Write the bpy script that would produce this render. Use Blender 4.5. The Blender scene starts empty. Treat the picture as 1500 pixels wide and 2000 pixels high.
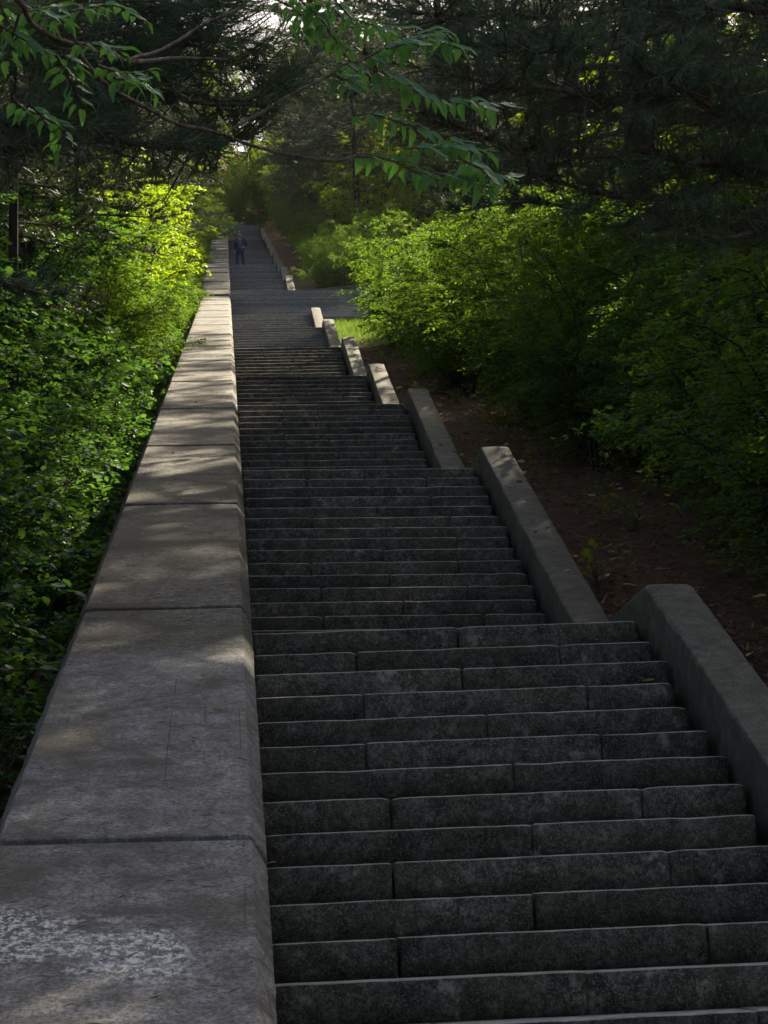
import bpy, math, random
import numpy as np
from mathutils import Vector, Matrix

# ------------------------------------------------------------------ camera, sky, sun, exposure
S = bpy.context.scene
R0 = math.radians
cam_d = bpy.data.cameras.new('camera')
cam = bpy.data.objects.new('camera', cam_d)
S.collection.objects.link(cam)
S.camera = cam
cam_d.sensor_fit = 'VERTICAL'
cam_d.sensor_height = 36.0
cam_d.sensor_width = 27.0
cam_d.lens = 75.6
cam_d.clip_start = 0.1
cam_d.clip_end = 1500.0
pit, yaw, rol = R0(11.285), R0(4.141), R0(1.846)
rt = Vector((math.cos(yaw), -math.sin(yaw), 0))
fh = Vector((math.sin(yaw), math.cos(yaw), 0))
zz = Vector((0, 0, 1))
fw = fh * math.cos(pit) + zz * math.sin(pit)
up = zz * math.cos(pit) - fh * math.sin(pit)
r_ = rt * math.cos(rol) - up * math.sin(rol)
u_ = rt * math.sin(rol) + up * math.cos(rol)
cam.matrix_world = Matrix(((r_.x, u_.x, -fw.x, -0.0998), (r_.y, u_.y, -fw.y, 0.0),
                           (r_.z, u_.z, -fw.z, 0.0), (0, 0, 0, 1)))

SUN_AZ, SUN_EL = R0(32.0), R0(43.0)          # ahead and to the right of the stairs
world = bpy.data.worlds.new('World')
S.world = world
world.use_nodes = True
wt = world.node_tree
bg = wt.nodes['Background']
sky = wt.nodes.new('ShaderNodeTexSky')
sky.sky_type = 'NISHITA'
sky.sun_disc = False
sky.sun_elevation = SUN_EL
sky.sun_rotation = SUN_AZ
sky.air_density = 0.7
sky.dust_density = 3.0
sky.ozone_density = 0.4
wt.links.new(sky.outputs[0], bg.inputs[0])
bg.inputs[1].default_value = 0.08

sun_d = bpy.data.lights.new('sun', 'SUN')
sun_d.energy = 5.0
sun_d.angle = R0(0.53)
sun_d.color = (1.0, 0.95, 0.86)
sun = bpy.data.objects.new('sun', sun_d)
S.collection.objects.link(sun)
sdir = Vector((math.sin(SUN_AZ) * math.cos(SUN_EL), math.cos(SUN_AZ) * math.cos(SUN_EL), math.sin(SUN_EL)))
sun.rotation_euler = sdir.to_track_quat('Z', 'Y').to_euler()

S.view_settings.view_transform = 'Standard'
S.view_settings.look = 'None'
S.view_settings.gamma = 1.0
S.view_settings.use_curve_mapping = False
S.view_settings.exposure = 1.85
S.view_settings.use_white_balance = True          # the camera was balanced for open shade
S.view_settings.white_balance_temperature = 7800
S.view_settings.white_balance_tint = 8
S.cycles.use_denoising = True
S.cycles.max_bounces = 7
S.cycles.diffuse_bounces = 3
S.cycles.glossy_bounces = 2
S.cycles.transmission_bounces = 4
S.cycles.transparent_max_bounces = 4

# ------------------------------------------------------------------ helpers
rng = np.random.default_rng(7)
random.seed(7)
C = S.collection


class MB:
    """collects vertices and faces for ONE mesh"""
    def __init__(self):
        self.v, self.f, self.n = [], [], 0

    def add(self, v, f):
        v = np.asarray(v, dtype=np.float64).reshape(-1, 3)
        f = np.asarray(f, dtype=np.int64)
        self.v.append(v)
        self.f.append(f + self.n)
        self.n += len(v)

    def mesh(self, name, mat=None, smooth=False):
        me = bpy.data.meshes.new(name)
        if self.n:
            v = np.concatenate(self.v)
            loops = np.concatenate([f.ravel() for f in self.f])
            tot = np.concatenate([np.full(len(f), f.shape[1], dtype=np.int64) for f in self.f])
            st = np.concatenate([[0], np.cumsum(tot)[:-1]])
            me.vertices.add(len(v)); me.vertices.foreach_set('co', v.ravel())
            me.loops.add(len(loops)); me.loops.foreach_set('vertex_index', loops.astype(np.int32))
            me.polygons.add(len(tot))
            me.polygons.foreach_set('loop_start', st.astype(np.int32))
            me.polygons.foreach_set('loop_total', tot.astype(np.int32))
            if smooth:
                me.polygons.foreach_set('use_smooth', np.ones(len(tot), dtype=bool))
            me.update(calc_edges=True)
            me.validate()
        if mat:
            me.materials.append(mat)
        return me


def link(name, me, parent=None, loc=None):
    o = bpy.data.objects.new(name, me)
    C.objects.link(o)
    if parent is not None:
        o.parent = parent
    if loc is not None:
        o.location = loc
    return o


def tag(o, label=None, cat=None, group=None, kind=None):
    if label: o['label'] = label
    if cat: o['category'] = cat
    if group: o['group'] = group
    if kind: o['kind'] = kind
    return o


def empty(name, loc=(0, 0, 0), rz=0.0, label=None, cat=None, group=None):
    o = bpy.data.objects.new(name, None)
    C.objects.link(o)
    o.location = loc
    o.rotation_euler = (0, 0, rz)
    o.empty_display_size = 0.2
    return tag(o, label, cat, group)


def copy_tree(o, parent=None):
    c = o.copy()
    C.objects.link(c)
    c.parent = parent
    for ch in list(o.children):
        copy_tree(ch, c)
    return c


def box(mb, x0, x1, y0, y1, z0, z1):
    v = [(x0, y0, z0), (x1, y0, z0), (x1, y1, z0), (x0, y1, z0), (x0, y0, z1), (x1, y0, z1), (x1, y1, z1), (x0, y1, z1)]
    mb.add(v, [(3, 2, 1, 0), (4, 5, 6, 7), (0, 1, 5, 4), (1, 2, 6, 5), (2, 3, 7, 6), (3, 0, 4, 7)])


def tube(mb, pts, radii, n=6, cap=True):
    pts = np.asarray(pts, dtype=float)
    m = len(pts)
    radii = np.broadcast_to(np.asarray(radii, dtype=float), (m,))
    t = np.gradient(pts, axis=0)
    t /= np.linalg.norm(t, axis=1)[:, None] + 1e-9
    ref = np.array([0.31, 0.17, 0.93]) if abs(t[0, 2]) < 0.8 else np.array([1.0, 0.1, 0])
    a = np.cross(t, ref); a /= np.linalg.norm(a, axis=1)[:, None] + 1e-9
    b = np.cross(t, a)
    ang = np.arange(n) / n * 2 * math.pi
    ring = np.cos(ang)[None, :, None] * a[:, None, :] + np.sin(ang)[None, :, None] * b[:, None, :]
    v = pts[:, None, :] + ring * radii[:, None, None]
    idx = np.arange(m * n).reshape(m, n)
    f = np.stack([idx[:-1], np.roll(idx, -1, 1)[:-1], np.roll(idx, -1, 1)[1:], idx[1:]], -1).reshape(-1, 4)
    mb.add(v.reshape(-1, 3), f)
    if cap and n <= 8:
        mb.f.append(np.array([idx[0][::-1]]) + mb.n - m * n)
        mb.f.append(np.array([idx[-1]]) + mb.n - m * n)


def smooth_line(pts, k=4):
    """Catmull-Rom through pts, k points per span"""
    p = np.asarray(pts, dtype=float)
    q = np.vstack([2 * p[0] - p[1], p, 2 * p[-1] - p[-2]])
    out = []
    for i in range(1, len(q) - 2):
        for j in range(k):
            t = j / k
            out.append(0.5 * ((2 * q[i]) + (-q[i - 1] + q[i + 1]) * t + (2 * q[i - 1] - 5 * q[i] + 4 * q[i + 1] - q[i + 2]) * t * t
                              + (-q[i - 1] + 3 * q[i] - 3 * q[i + 1] + q[i + 2]) * t ** 3))
    out.append(q[-2])
    return np.array(out)


def unit(a):
    return a / (np.linalg.norm(a, axis=-1, keepdims=True) + 1e-9)


LEAF_T = np.array([(0, 0, 0), (.30, .27, .05), (.68, .21, .03), (1, 0, -.07), (.68, -.21, .03), (.30, -.27, .05)])
LEAF_F = np.array([(0, 5, 4, 3), (0, 3, 2, 1)])


def add_leaves(mb, P, D, N, L, width=1.0):
    """leaf blades: P base points, D direction of the blade, N its upper side, L length"""
    D = unit(D); N = unit(N - D * np.sum(N * D, -1, keepdims=True)); V = np.cross(N, D)
    n = len(P)
    L = np.broadcast_to(L, (n,))
    T = LEAF_T
    v = P[:, None, :] + L[:, None, None] * (T[None, :, 0, None] * D[:, None, :] + width * T[None, :, 1, None] * V[:, None, :] + T[None, :, 2, None] * N[:, None, :])
    f = (LEAF_F[None] + (np.arange(n) * 6)[:, None, None]).reshape(-1, 4)
    mb.add(v.reshape(-1, 3), f)


def add_tufts(mb, P, A, n=30, L=0.12, w=0.003, spread=1.0, r=rng):
    """pine needle tufts at P pointing along A"""
    P = np.repeat(np.asarray(P), n, 0); A = np.repeat(unit(np.asarray(A)), n, 0)
    k = len(P)
    q = r.normal(size=(k, 3))
    D = unit(A * r.uniform(0.35, 1.3, (k, 1)) + unit(q) * 0.85 * spread + np.array([0, 0, .12]))
    base = P - A * r.uniform(0.0, 0.09, (k, 1)) * (L / .12)
    side = unit(np.cross(D, r.normal(size=(k, 3))))
    ln = L * r.uniform(.7, 1.15, (k, 1))
    tip = base + D * ln + np.array([0, 0, -1]) * ln * r.uniform(0, .12, (k, 1))
    v = np.stack([base - side * w / 2, base + side * w / 2, tip], 1).reshape(-1, 3)
    mb.add(v, np.arange(k * 3).reshape(-1, 3))


# ------------------------------------------------------------------ materials
def mat(name):
    m = bpy.data.materials.new(name)
    m.use_nodes = True
    nt = m.node_tree
    return m, nt, nt.nodes['Principled BSDF'], nt.nodes['Material Output']


def node(nt, t, **kw):
    n = nt.nodes.new(t)
    for k, v in kw.items():
        if k in n.inputs: n.inputs[k].default_value = v
        else: setattr(n, k, v)
    return n


def ramp(nt, fac, stops):
    n = nt.nodes.new('ShaderNodeValToRGB')
    e = n.color_ramp.elements
    while len(e) < len(stops): e.new(0.5)
    for el, (p, c) in zip(e, stops):
        el.position = p
        el.color = (c, c, c, 1) if isinstance(c, (int, float)) else (*c, 1)
    nt.links.new(fac, n.inputs[0])
    return n.outputs[0]


def mix(nt, fac, a, b, mode='MIX'):
    n = nt.nodes.new('ShaderNodeMix')
    n.data_type = 'RGBA'
    n.blend_type = mode
    for s, v in ((n.inputs[0], fac), (n.inputs[6], a), (n.inputs[7], b)):
        if hasattr(v, 'is_linked') or isinstance(v, bpy.types.NodeSocket): nt.links.new(v, s)
        elif isinstance(v, (int, float)): s.default_value = v
        else: s.default_value = (*v, 1)
    return n.outputs[2]


def noise(nt, vec, scale, detail=6, rough=.6, dist=0.0):
    n = node(nt, 'ShaderNodeTexNoise', Scale=scale, Detail=detail, Roughness=rough, Distortion=dist)
    if vec is not None: nt.links.new(vec, n.inputs['Vector'])
    return n.outputs['Fac']


def position(nt, scale=(1, 1, 1)):
    g = nt.nodes.new('ShaderNodeNewGeometry')
    mp = node(nt, 'ShaderNodeMapping')
    mp.inputs['Scale'].default_value = scale
    nt.links.new(g.outputs['Position'], mp.inputs['Vector'])
    return mp.outputs[0], g


def bump(nt, b, h, strength=.4, dist=.02):
    n = node(nt, 'ShaderNodeBump', Strength=strength, Distance=dist)
    nt.links.new(h, n.inputs['Height'])
    nt.links.new(n.outputs[0], b.inputs['Normal'])


def math_n(nt, op, a, b=0.0):
    n = nt.nodes.new('ShaderNodeMath')
    n.operation = op
    for s, v in zip(n.inputs, (a, b)):
        if isinstance(v, (int, float)): s.default_value = v
        else: nt.links.new(v, s)
    return n.outputs[0]


def stone_material(name, dark, light, pale, moss, speck=60.0, mossy=.5, rough=.9, foot=None, worn=None, face=None):
    """weathered stone: blotches of black crust, speckle, pale worn patches, moss"""
    m, nt, b, _ = mat(name)
    p, g = position(nt)
    big = noise(nt, p, 2.2, 7, .62)
    mid = noise(nt, p, 9.0, 8, .7)
    fine = noise(nt, p, speck, 5, .75)
    gr = noise(nt, p, speck * 3.3, 3, .8)
    col = mix(nt, ramp(nt, mid, [(.36, 0.0), (.66, 1.0)]), dark, light)
    col = mix(nt, ramp(nt, fine, [(.45, 0.0), (.58, 1.0)]), mix(nt, .75, col, dark), col)
    col = mix(nt, ramp(nt, gr, [(.52, 0.0), (.66, .75)]), col, mix(nt, .62, col, pale))
    col = mix(nt, ramp(nt, noise(nt, p, 5.3, 10, .78, .1), [(.57, 0.0), (.66, .6)]), col, pale)
    col = mix(nt, ramp(nt, big, [(.45, 0.0), (.75, mossy)]), col, moss)
    oi = nt.nodes.new('ShaderNodeObjectInfo')
    hs = nt.nodes.new('ShaderNodeHueSaturation')
    nt.links.new(col, hs.inputs['Color'])
    nt.links.new(math_n(nt, 'ADD', math_n(nt, 'MULTIPLY', oi.outputs['Random'], .5), .78), hs.inputs['Value'])
    col = hs.outputs[0]
    nz = nt.nodes.new('ShaderNodeSeparateXYZ')
    nt.links.new(g.outputs['True Normal'], nz.inputs[0])
    if worn:                                            # foot wear, plus sky light painted onto upward-facing treads and nosings
        col = mix(nt, math_n(nt, 'MULTIPLY', ramp(nt, nz.outputs[2], [(.42, 0.0), (.62, 1.0)]), ramp(nt, mid, [(.3, .35), (.6, 1.0)])), col, worn)
    if face:                                            # darker colour on the upright sides
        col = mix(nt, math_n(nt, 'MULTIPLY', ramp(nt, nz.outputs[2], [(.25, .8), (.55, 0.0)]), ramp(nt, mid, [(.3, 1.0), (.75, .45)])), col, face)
    nt.links.new(col, b.inputs['Base Color'])
    b.inputs['Roughness'].default_value = rough
    b.inputs['Specular IOR Level'].default_value = .25
    bump(nt, b, math_n(nt, 'ADD', math_n(nt, 'MULTIPLY', fine, .6), math_n(nt, 'ADD', math_n(nt, 'MULTIPLY', mid, .8), math_n(nt, 'MULTIPLY', gr, .25))), .7, .012)
    return m


M = {}
M['step'] = stone_material('step_stone', (.014, .013, .0095), (.128, .119, .099), (.30, .28, .245), (.040, .042, .020), 38, .5, worn=(.34, .33, .31))
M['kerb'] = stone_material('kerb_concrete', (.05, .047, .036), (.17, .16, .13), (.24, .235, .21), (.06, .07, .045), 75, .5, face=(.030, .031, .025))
M['fill'] = stone_material('rubble_fill', (.02, .02, .018), (.05, .05, .045), (.07, .07, .06), (.03, .035, .02), 40, .5)
M['landing'] = stone_material('landing_stone', (.05, .05, .048), (.12, .12, .12), (.2, .2, .2), (.05, .055, .035), 55, .4)
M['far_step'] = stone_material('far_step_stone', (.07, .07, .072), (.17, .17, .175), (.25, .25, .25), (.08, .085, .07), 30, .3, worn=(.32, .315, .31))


def coping_material():
    m, nt, b, _ = mat('coping_concrete')
    p, g = position(nt)
    sp, _g = position(nt, (1.0, .75, .75))
    streak = noise(nt, sp, 10.0, 9, .78)
    mid = noise(nt, p, 5.0, 8, .68)
    fine = noise(nt, p, 70.0, 5, .75)
    gr = noise(nt, p, 210.0, 3, .8)
    sep = nt.nodes.new('ShaderNodeSeparateXYZ')
    nt.links.new(g.outputs['Position'], sep.inputs[0])
    near = node(nt, 'ShaderNodeMapRange')                 # the lowest slabs were floated smooth, the others are rough cast
    nt.links.new(math_n(nt, 'ADD', sep.outputs[1], math_n(nt, 'MULTIPLY', mid, .25)), near.inputs[0])
    near.inputs[1].default_value, near.inputs[2].default_value = 10.32, 10.42
    col = mix(nt, ramp(nt, streak, [(.36, 0.0), (.64, 1.0)]), (.105, .103, .106), (.40, .39, .395))
    rough_c = mix(nt, ramp(nt, noise(nt, p, 24.0, 9, .8), [(.38, 0.0), (.62, 1.0)]), (.055, .050, .042), (.44, .415, .37))
    rough_c = mix(nt, ramp(nt, noise(nt, p, 1.3, 5, .6), [(.42, 0.0), (.62, .75)]), rough_c, (.080, .090, .048))
    col = mix(nt, near.outputs[0], col, rough_c)
    col = mix(nt, ramp(nt, fine, [(.40, .8), (.56, 0.0)]), col, (.05, .047, .046))
    col = mix(nt, ramp(nt, gr, [(.52, 0.0), (.75, .55)]), col, (.33, .32, .32))
    # lichen and water stains
    st = noise(nt, p, 1.9, 8, .7, .4)
    col = mix(nt, ramp(nt, st, [(.47, 0.0), (.60, .75)]), col, (.080, .068, .055))
    lich = noise(nt, p, 11.0, 9, .8)
    col = mix(nt, ramp(nt, lich, [(.60, 0.0), (.68, .6)]), col, (.36, .36, .33))
    col = mix(nt, ramp(nt, noise(nt, sp, 19.0, 7, .75), [(.55, 0.0), (.66, .7)]), col, (.055, .050, .045))
    # flaked white paint on the lowest slab: a ragged band across it
    band = node(nt, 'ShaderNodeMapRange')
    d0 = math_n(nt, 'ABSOLUTE', math_n(nt, 'SUBTRACT', math_n(nt, 'ADD', sep.outputs[1], math_n(nt, 'MULTIPLY', sep.outputs[0], .45)), 5.98))
    nt.links.new(d0, band.inputs[0])
    band.inputs[1].default_value, band.inputs[2].default_value = .30, .02
    xr = node(nt, 'ShaderNodeMapRange')
    nt.links.new(sep.outputs[0], xr.inputs[0])
    xr.inputs[1].default_value, xr.inputs[2].default_value = -.20, -.33
    flake = ramp(nt, noise(nt, sp, 42.0, 8, .78, .3), [(.485, 0.0), (.555, 1.0)])
    patch = math_n(nt, 'MULTIPLY', math_n(nt, 'MULTIPLY', band.outputs[0], xr.outputs[0]), ramp(nt, noise(nt, p, 6.0, 3, .5), [(.36, 0.0), (.5, 1.0)]))
    fac = math_n(nt, 'MULTIPLY', math_n(nt, 'MINIMUM', math_n(nt, 'MULTIPLY', patch, 2.2), 1.0), flake)
    col = mix(nt, math_n(nt, 'MULTIPLY', fac, ramp(nt, noise(nt, p, 130.0, 4, .8), [(.30, .35), (.5, 1.0)])), col, (.72, .73, .75))
    _sl, _g2 = position(nt, (2.6, .45, .45))
    # faint scored lines along the slabs, broken where they have weathered away
    fr = math_n(nt, 'ABSOLUTE', math_n(nt, 'SUBTRACT', math_n(nt, 'FRACT', math_n(nt, 'MULTIPLY', math_n(nt, 'ADD', sep.outputs[0], math_n(nt, 'MULTIPLY', noise(nt, p, 2.0, 2, .5), .02)), 7.1)), .5))
    ln = math_n(nt, 'MULTIPLY', ramp(nt, fr, [(.012, 1.0), (.026, 0.0)]), ramp(nt, noise(nt, _sl, 1.6, 3, .55), [(.55, 0.0), (.60, .6)]))
    col = mix(nt, math_n(nt, 'MULTIPLY', ln, math_n(nt, 'SUBTRACT', 1.0, near.outputs[0])), col, (.035, .033, .033))
    # moss where the slabs meet and on the sides
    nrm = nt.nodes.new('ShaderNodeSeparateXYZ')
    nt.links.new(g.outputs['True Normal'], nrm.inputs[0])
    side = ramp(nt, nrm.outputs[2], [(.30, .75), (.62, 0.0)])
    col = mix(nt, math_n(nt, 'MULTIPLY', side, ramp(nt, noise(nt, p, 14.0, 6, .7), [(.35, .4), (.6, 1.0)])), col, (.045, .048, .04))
    nt.links.new(col, b.inputs['Base Color'])
    b.inputs['Roughness'].default_value = .85
    b.inputs['Specular IOR Level'].default_value = .3
    h = math_n(nt, 'ADD', math_n(nt, 'MULTIPLY', fine, math_n(nt, 'ADD', math_n(nt, 'MULTIPLY', near.outputs[0], .8), .25)), math_n(nt, 'ADD', math_n(nt, 'MULTIPLY', mid, .8), math_n(nt, 'MULTIPLY', gr, .2)))
    bump(nt, b, h, .9, .03)
    return m


M['coping'] = coping_material()


def leaf_material(name, c1, c2, trans=.45, tcol=(.20, .34, .03), rough=.45, spec=.35):
    m, nt, b, out = mat(name)
    g = nt.nodes.new('ShaderNodeNewGeometry')
    oi = nt.nodes.new('ShaderNodeObjectInfo')
    p, _g = position(nt)
    f = math_n(nt, 'ADD', math_n(nt, 'MULTIPLY', g.outputs['Random Per Island'], .6), math_n(nt, 'MULTIPLY', oi.outputs['Random'], .4))
    col = mix(nt, f, c1, c2)
    nt.links.new(col, b.inputs['Base Color'])
    b.inputs['Roughness'].default_value = rough
    b.inputs['Specular IOR Level'].default_value = spec
    tr = nt.nodes.new('ShaderNodeBsdfTranslucent')
    nt.links.new(mix(nt, f, tcol, tuple(x * .6 for x in tcol)), tr.inputs[0])
    ms = nt.nodes.new('ShaderNodeMixShader')
    ms.inputs[0].default_value = trans
    nt.links.new(b.outputs[0], ms.inputs[1])
    nt.links.new(tr.outputs[0], ms.inputs[2])
    nt.links.new(ms.outputs[0], out.inputs[0])
    return m


M['shrub_leaf'] = leaf_material('shrub_leaf', (.018, .080, .066), (.042, .112, .060), .36, (.21, .38, .025), .62, .14)
M['hazel_leaf'] = leaf_material('hazel_leaf', (.016, .076, .064), (.038, .106, .060), .32, (.15, .34, .04), .6, .15)
M['tree_leaf'] = leaf_material('tree_leaf', (.030, .080, .018), (.065, .12, .02), .50, (.40, .58, .03))
M['spray_leaf'] = leaf_material('spray_leaf', (.040, .175, .115), (.065, .19, .085), .42, (.16, .42, .06), .36, .6)
M['needle_near'] = leaf_material('pine_needle_near', (.026, .078, .046), (.075, .125, .070), .14, (.12, .19, .04), .5, .35)
M['needle'] = leaf_material('pine_needle', (.020, .060, .040), (.060, .105, .065), .15, (.12, .17, .04), .5, .4)
M['dry_needle'] = leaf_material('dry_needle', (.05, .04, .022), (.06, .075, .04), .12, (.10, .09, .03), .6, .25)
M['weed'] = leaf_material('weed_leaf', (.03, .085, .03), (.06, .12, .03), .4, (.25, .36, .03))
M['grass'] = leaf_material('grass_blade', (.07, .18, .03), (.12, .24, .04), .4, (.22, .36, .04), .6, .2)
M['litter'] = leaf_material('needle_litter', (.10, .050, .030), (.27, .16, .10), .05, (.08, .05, .02), .8, .15)
M['dead_leaf'] = leaf_material('dead_leaf', (.42, .34, .14), (.45, .27, .10), .2, (.4, .28, .06), .7, .2)


def bark_material(name, c1, c2):
    m, nt, b, _ = mat(name)
    p, g = position(nt, (1, 1, .25))
    n = noise(nt, p, 22.0, 7, .7, .5)
    nt.links.new(mix(nt, ramp(nt, n, [(.38, 0.0), (.64, 1.0)]), c1, c2), b.inputs['Base Color'])
    b.inputs['Roughness'].default_value = .95
    b.inputs['Specular IOR Level'].default_value = .15
    bump(nt, b, n, .9, .03)
    return m


M['bark'] = bark_material('pine_bark', (.016, .013, .011), (.060, .048, .040))
M['twig'] = bark_material('twig_bark', (.055, .043, .037), (.20, .165, .14))


M['stem'] = bark_material('shrub_stem', (.018, .014, .011), (.06, .048, .038))


def soil_material():
    m, nt, b, _ = mat('needle_soil')
    p, g = position(nt)
    a = noise(nt, p, 1.1, 6, .6)
    n1 = noise(nt, p, 14.0, 9, .75, .4)
    n2 = noise(nt, p, 90.0, 5, .75)
    col = mix(nt, ramp(nt, n1, [(.35, 0.0), (.66, 1.0)]), (.045, .027, .018), (.18, .105, .068))
    col = mix(nt, ramp(nt, n2, [(.5, 0.0), (.7, .6)]), col, (.30, .20, .14))
    col = mix(nt, ramp(nt, a, [(.52, 0.0), (.7, .5)]), col, (.03, .04, .015))
    nt.links.new(col, b.inputs['Base Color'])
    b.inputs['Roughness'].default_value = 1.0
    b.inputs['Specular IOR Level'].default_value = .1
    bump(nt, b, math_n(nt, 'ADD', n1, math_n(nt, 'MULTIPLY', n2, .5)), .9, .05)
    return m


M['soil'] = soil_material()


def plain(name, c, rough=.8, var=.25, scale=30.0):
    m, nt, b, _ = mat(name)
    p, g = position(nt)
    n = noise(nt, p, scale, 5, .6)
    nt.links.new(mix(nt, n, tuple(x * (1 - var) for x in c), tuple(x * (1 + var) for x in c)), b.inputs['Base Color'])
    b.inputs['Roughness'].default_value = rough
    return m
LIMBS=[ [(-1.14,5.60,2.98),(-0.81,5.70,2.77),(-0.68,5.80,2.67),(-0.67,5.90,2.68),(-0.66,6.00,2.69),(-0.62,6.10,2.70),(-0.57,6.20,2.72)],
[(-0.57,6.20,2.72),(-0.51,6.28,2.73),(-0.47,6.36,2.75),(-0.43,6.43,2.77),(-0.41,6.51,2.79),(-0.38,6.59,2.84),(-0.32,6.67,2.89),(-0.25,6.74,2.96),(-0.17,6.82,3.05),(-0.04,6.90,3.15)],
[(-0.40,6.40,2.74),(-0.34,6.53,2.80),(-0.25,6.67,2.87),(-0.09,6.80,2.92)],
[(-0.57,6.20,2.72),(-0.54,6.28,2.71),(-0.50,6.37,2.69),(-0.45,6.45,2.67),(-0.40,6.53,2.67),(-0.34,6.62,2.67),(-0.25,6.70,2.65),(-0.19,6.78,2.67),(-0.10,6.87,2.68),(-0.03,6.95,2.68),(0.11,7.03,2.67),(0.28,7.12,2.68),(0.37,7.20,2.73)],
[(-0.10,6.80,2.65),(-0.06,6.87,2.71),(0.04,6.93,2.79),(0.14,7.00,2.88),(0.26,7.07,2.97),(0.34,7.13,3.04),(0.48,7.20,3.13)] ]
TWIGS_L=[ [(-0.76,6.00,2.69),(-0.67,6.10,2.67),(-0.58,6.20,2.67),(-0.55,6.30,2.68)],
[(-0.55,6.00,2.73),(-0.49,6.10,2.79),(-0.43,6.20,2.84),(-0.35,6.30,2.84)],
[(-0.53,6.00,2.63),(-0.48,6.15,2.69),(-0.41,6.30,2.73)],
[(-0.47,6.00,2.56),(-0.40,6.15,2.60),(-0.32,6.30,2.67)],
[(-0.42,6.00,2.52),(-0.36,6.15,2.57),(-0.32,6.30,2.60)],
[(-0.70,6.00,2.72),(-0.74,6.15,2.69),(-0.77,6.30,2.70)],
[(-0.68,6.00,2.73),(-0.63,6.15,2.81),(-0.60,6.30,2.89)],
[(-0.67,6.00,2.44),(-0.64,6.10,2.44),(-0.59,6.20,2.44),(-0.61,6.30,2.42)],
[(-0.59,6.00,2.59),(-0.56,6.15,2.57),(-0.54,6.30,2.55)],
[(-0.72,6.00,2.46),(-0.69,6.15,2.48),(-0.65,6.30,2.53)],
[(-0.76,6.00,2.77),(-0.75,6.15,2.77),(-0.72,6.30,2.79)],
[(-0.64,6.00,2.67),(-0.62,6.15,2.78),(-0.58,6.30,2.83)] ]
TWIGS_R=[ [(0.12,6.90,3.22),(0.23,7.00,3.17),(0.29,7.10,3.13),(0.35,7.20,3.12)],
[(0.26,6.90,3.22),(0.34,7.00,3.17),(0.45,7.10,3.17),(0.55,7.20,3.20)],
[(0.46,6.90,3.00),(0.55,7.00,3.07),(0.65,7.10,3.13),(0.76,7.20,3.12)],
[(0.36,6.90,2.95),(0.49,7.00,3.06),(0.63,7.10,3.15),(0.72,7.20,3.19)],
[(0.26,6.90,2.90),(0.32,7.05,3.01),(0.38,7.20,3.04)],
[(0.27,6.90,2.91),(0.33,7.05,2.94),(0.38,7.20,2.97)],
[(0.40,6.90,2.93),(0.51,6.97,2.92),(0.60,7.05,2.89),(0.70,7.12,2.90),(0.90,7.20,2.92)],
[(0.34,6.90,2.76),(0.41,6.97,2.79),(0.54,7.05,2.78),(0.69,7.12,2.76),(0.74,7.20,2.76)],
[(0.35,6.90,2.61),(0.46,7.00,2.64),(0.58,7.10,2.62),(0.64,7.20,2.65)],
[(0.51,6.90,2.64),(0.62,7.00,2.68),(0.74,7.10,2.72),(0.83,7.20,2.73)],
[(0.61,6.90,2.55),(0.71,7.05,2.59),(0.82,7.20,2.60)],
[(0.70,6.90,2.60),(0.81,7.05,2.61),(0.90,7.20,2.64)],
[(0.09,6.90,3.18),(0.16,7.05,3.21),(0.20,7.20,3.21)],
[(0.19,6.90,3.18),(0.27,7.05,3.23),(0.37,7.20,3.20)] ]
PINE_R=[ [(3.76,12.00,5.33),(3.28,11.64,5.26),(2.71,11.29,5.17),(2.08,10.93,4.98),(1.70,10.57,4.76),(1.38,10.21,4.61),(1.07,9.86,4.41),(0.86,9.50,4.27)],
[(3.83,12.00,5.46),(3.12,11.75,5.14),(2.80,11.50,4.90),(2.50,11.25,4.72),(2.21,11.00,4.54),(1.96,10.75,4.42),(1.73,10.50,4.38),(1.37,10.25,4.30),(1.08,10.00,4.23)],
[(3.76,12.00,4.54),(3.25,11.78,4.36),(2.96,11.56,4.31),(2.52,11.33,4.26),(2.19,11.11,4.26),(1.86,10.89,4.13),(1.68,10.67,4.07),(1.38,10.44,4.03),(1.09,10.22,4.02),(0.93,10.00,3.97)],
[(3.76,12.00,4.47),(3.28,11.86,4.36),(2.90,11.71,4.28),(2.71,11.57,4.09),(2.37,11.43,3.98),(1.91,11.29,3.98),(1.64,11.14,4.02),(1.45,11.00,3.98)],
[(3.80,12.00,5.03),(3.26,11.70,4.75),(2.82,11.40,4.61),(2.63,11.10,4.53),(2.45,10.80,4.53),(2.17,10.50,4.55)],
[(3.79,12.00,4.87),(3.37,12.10,4.78),(3.05,12.20,4.80),(2.69,12.30,4.89),(2.30,12.40,4.87),(1.94,12.50,4.98)],
[(3.73,12.00,4.15),(3.23,11.75,4.07),(2.91,11.50,3.89),(2.56,11.25,3.75),(2.14,11.00,3.76)],
[(3.85,12.00,5.73),(3.08,11.50,5.42),(2.34,11.00,4.88),(1.82,10.50,4.55),(1.21,10.00,4.36)] ]
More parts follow.
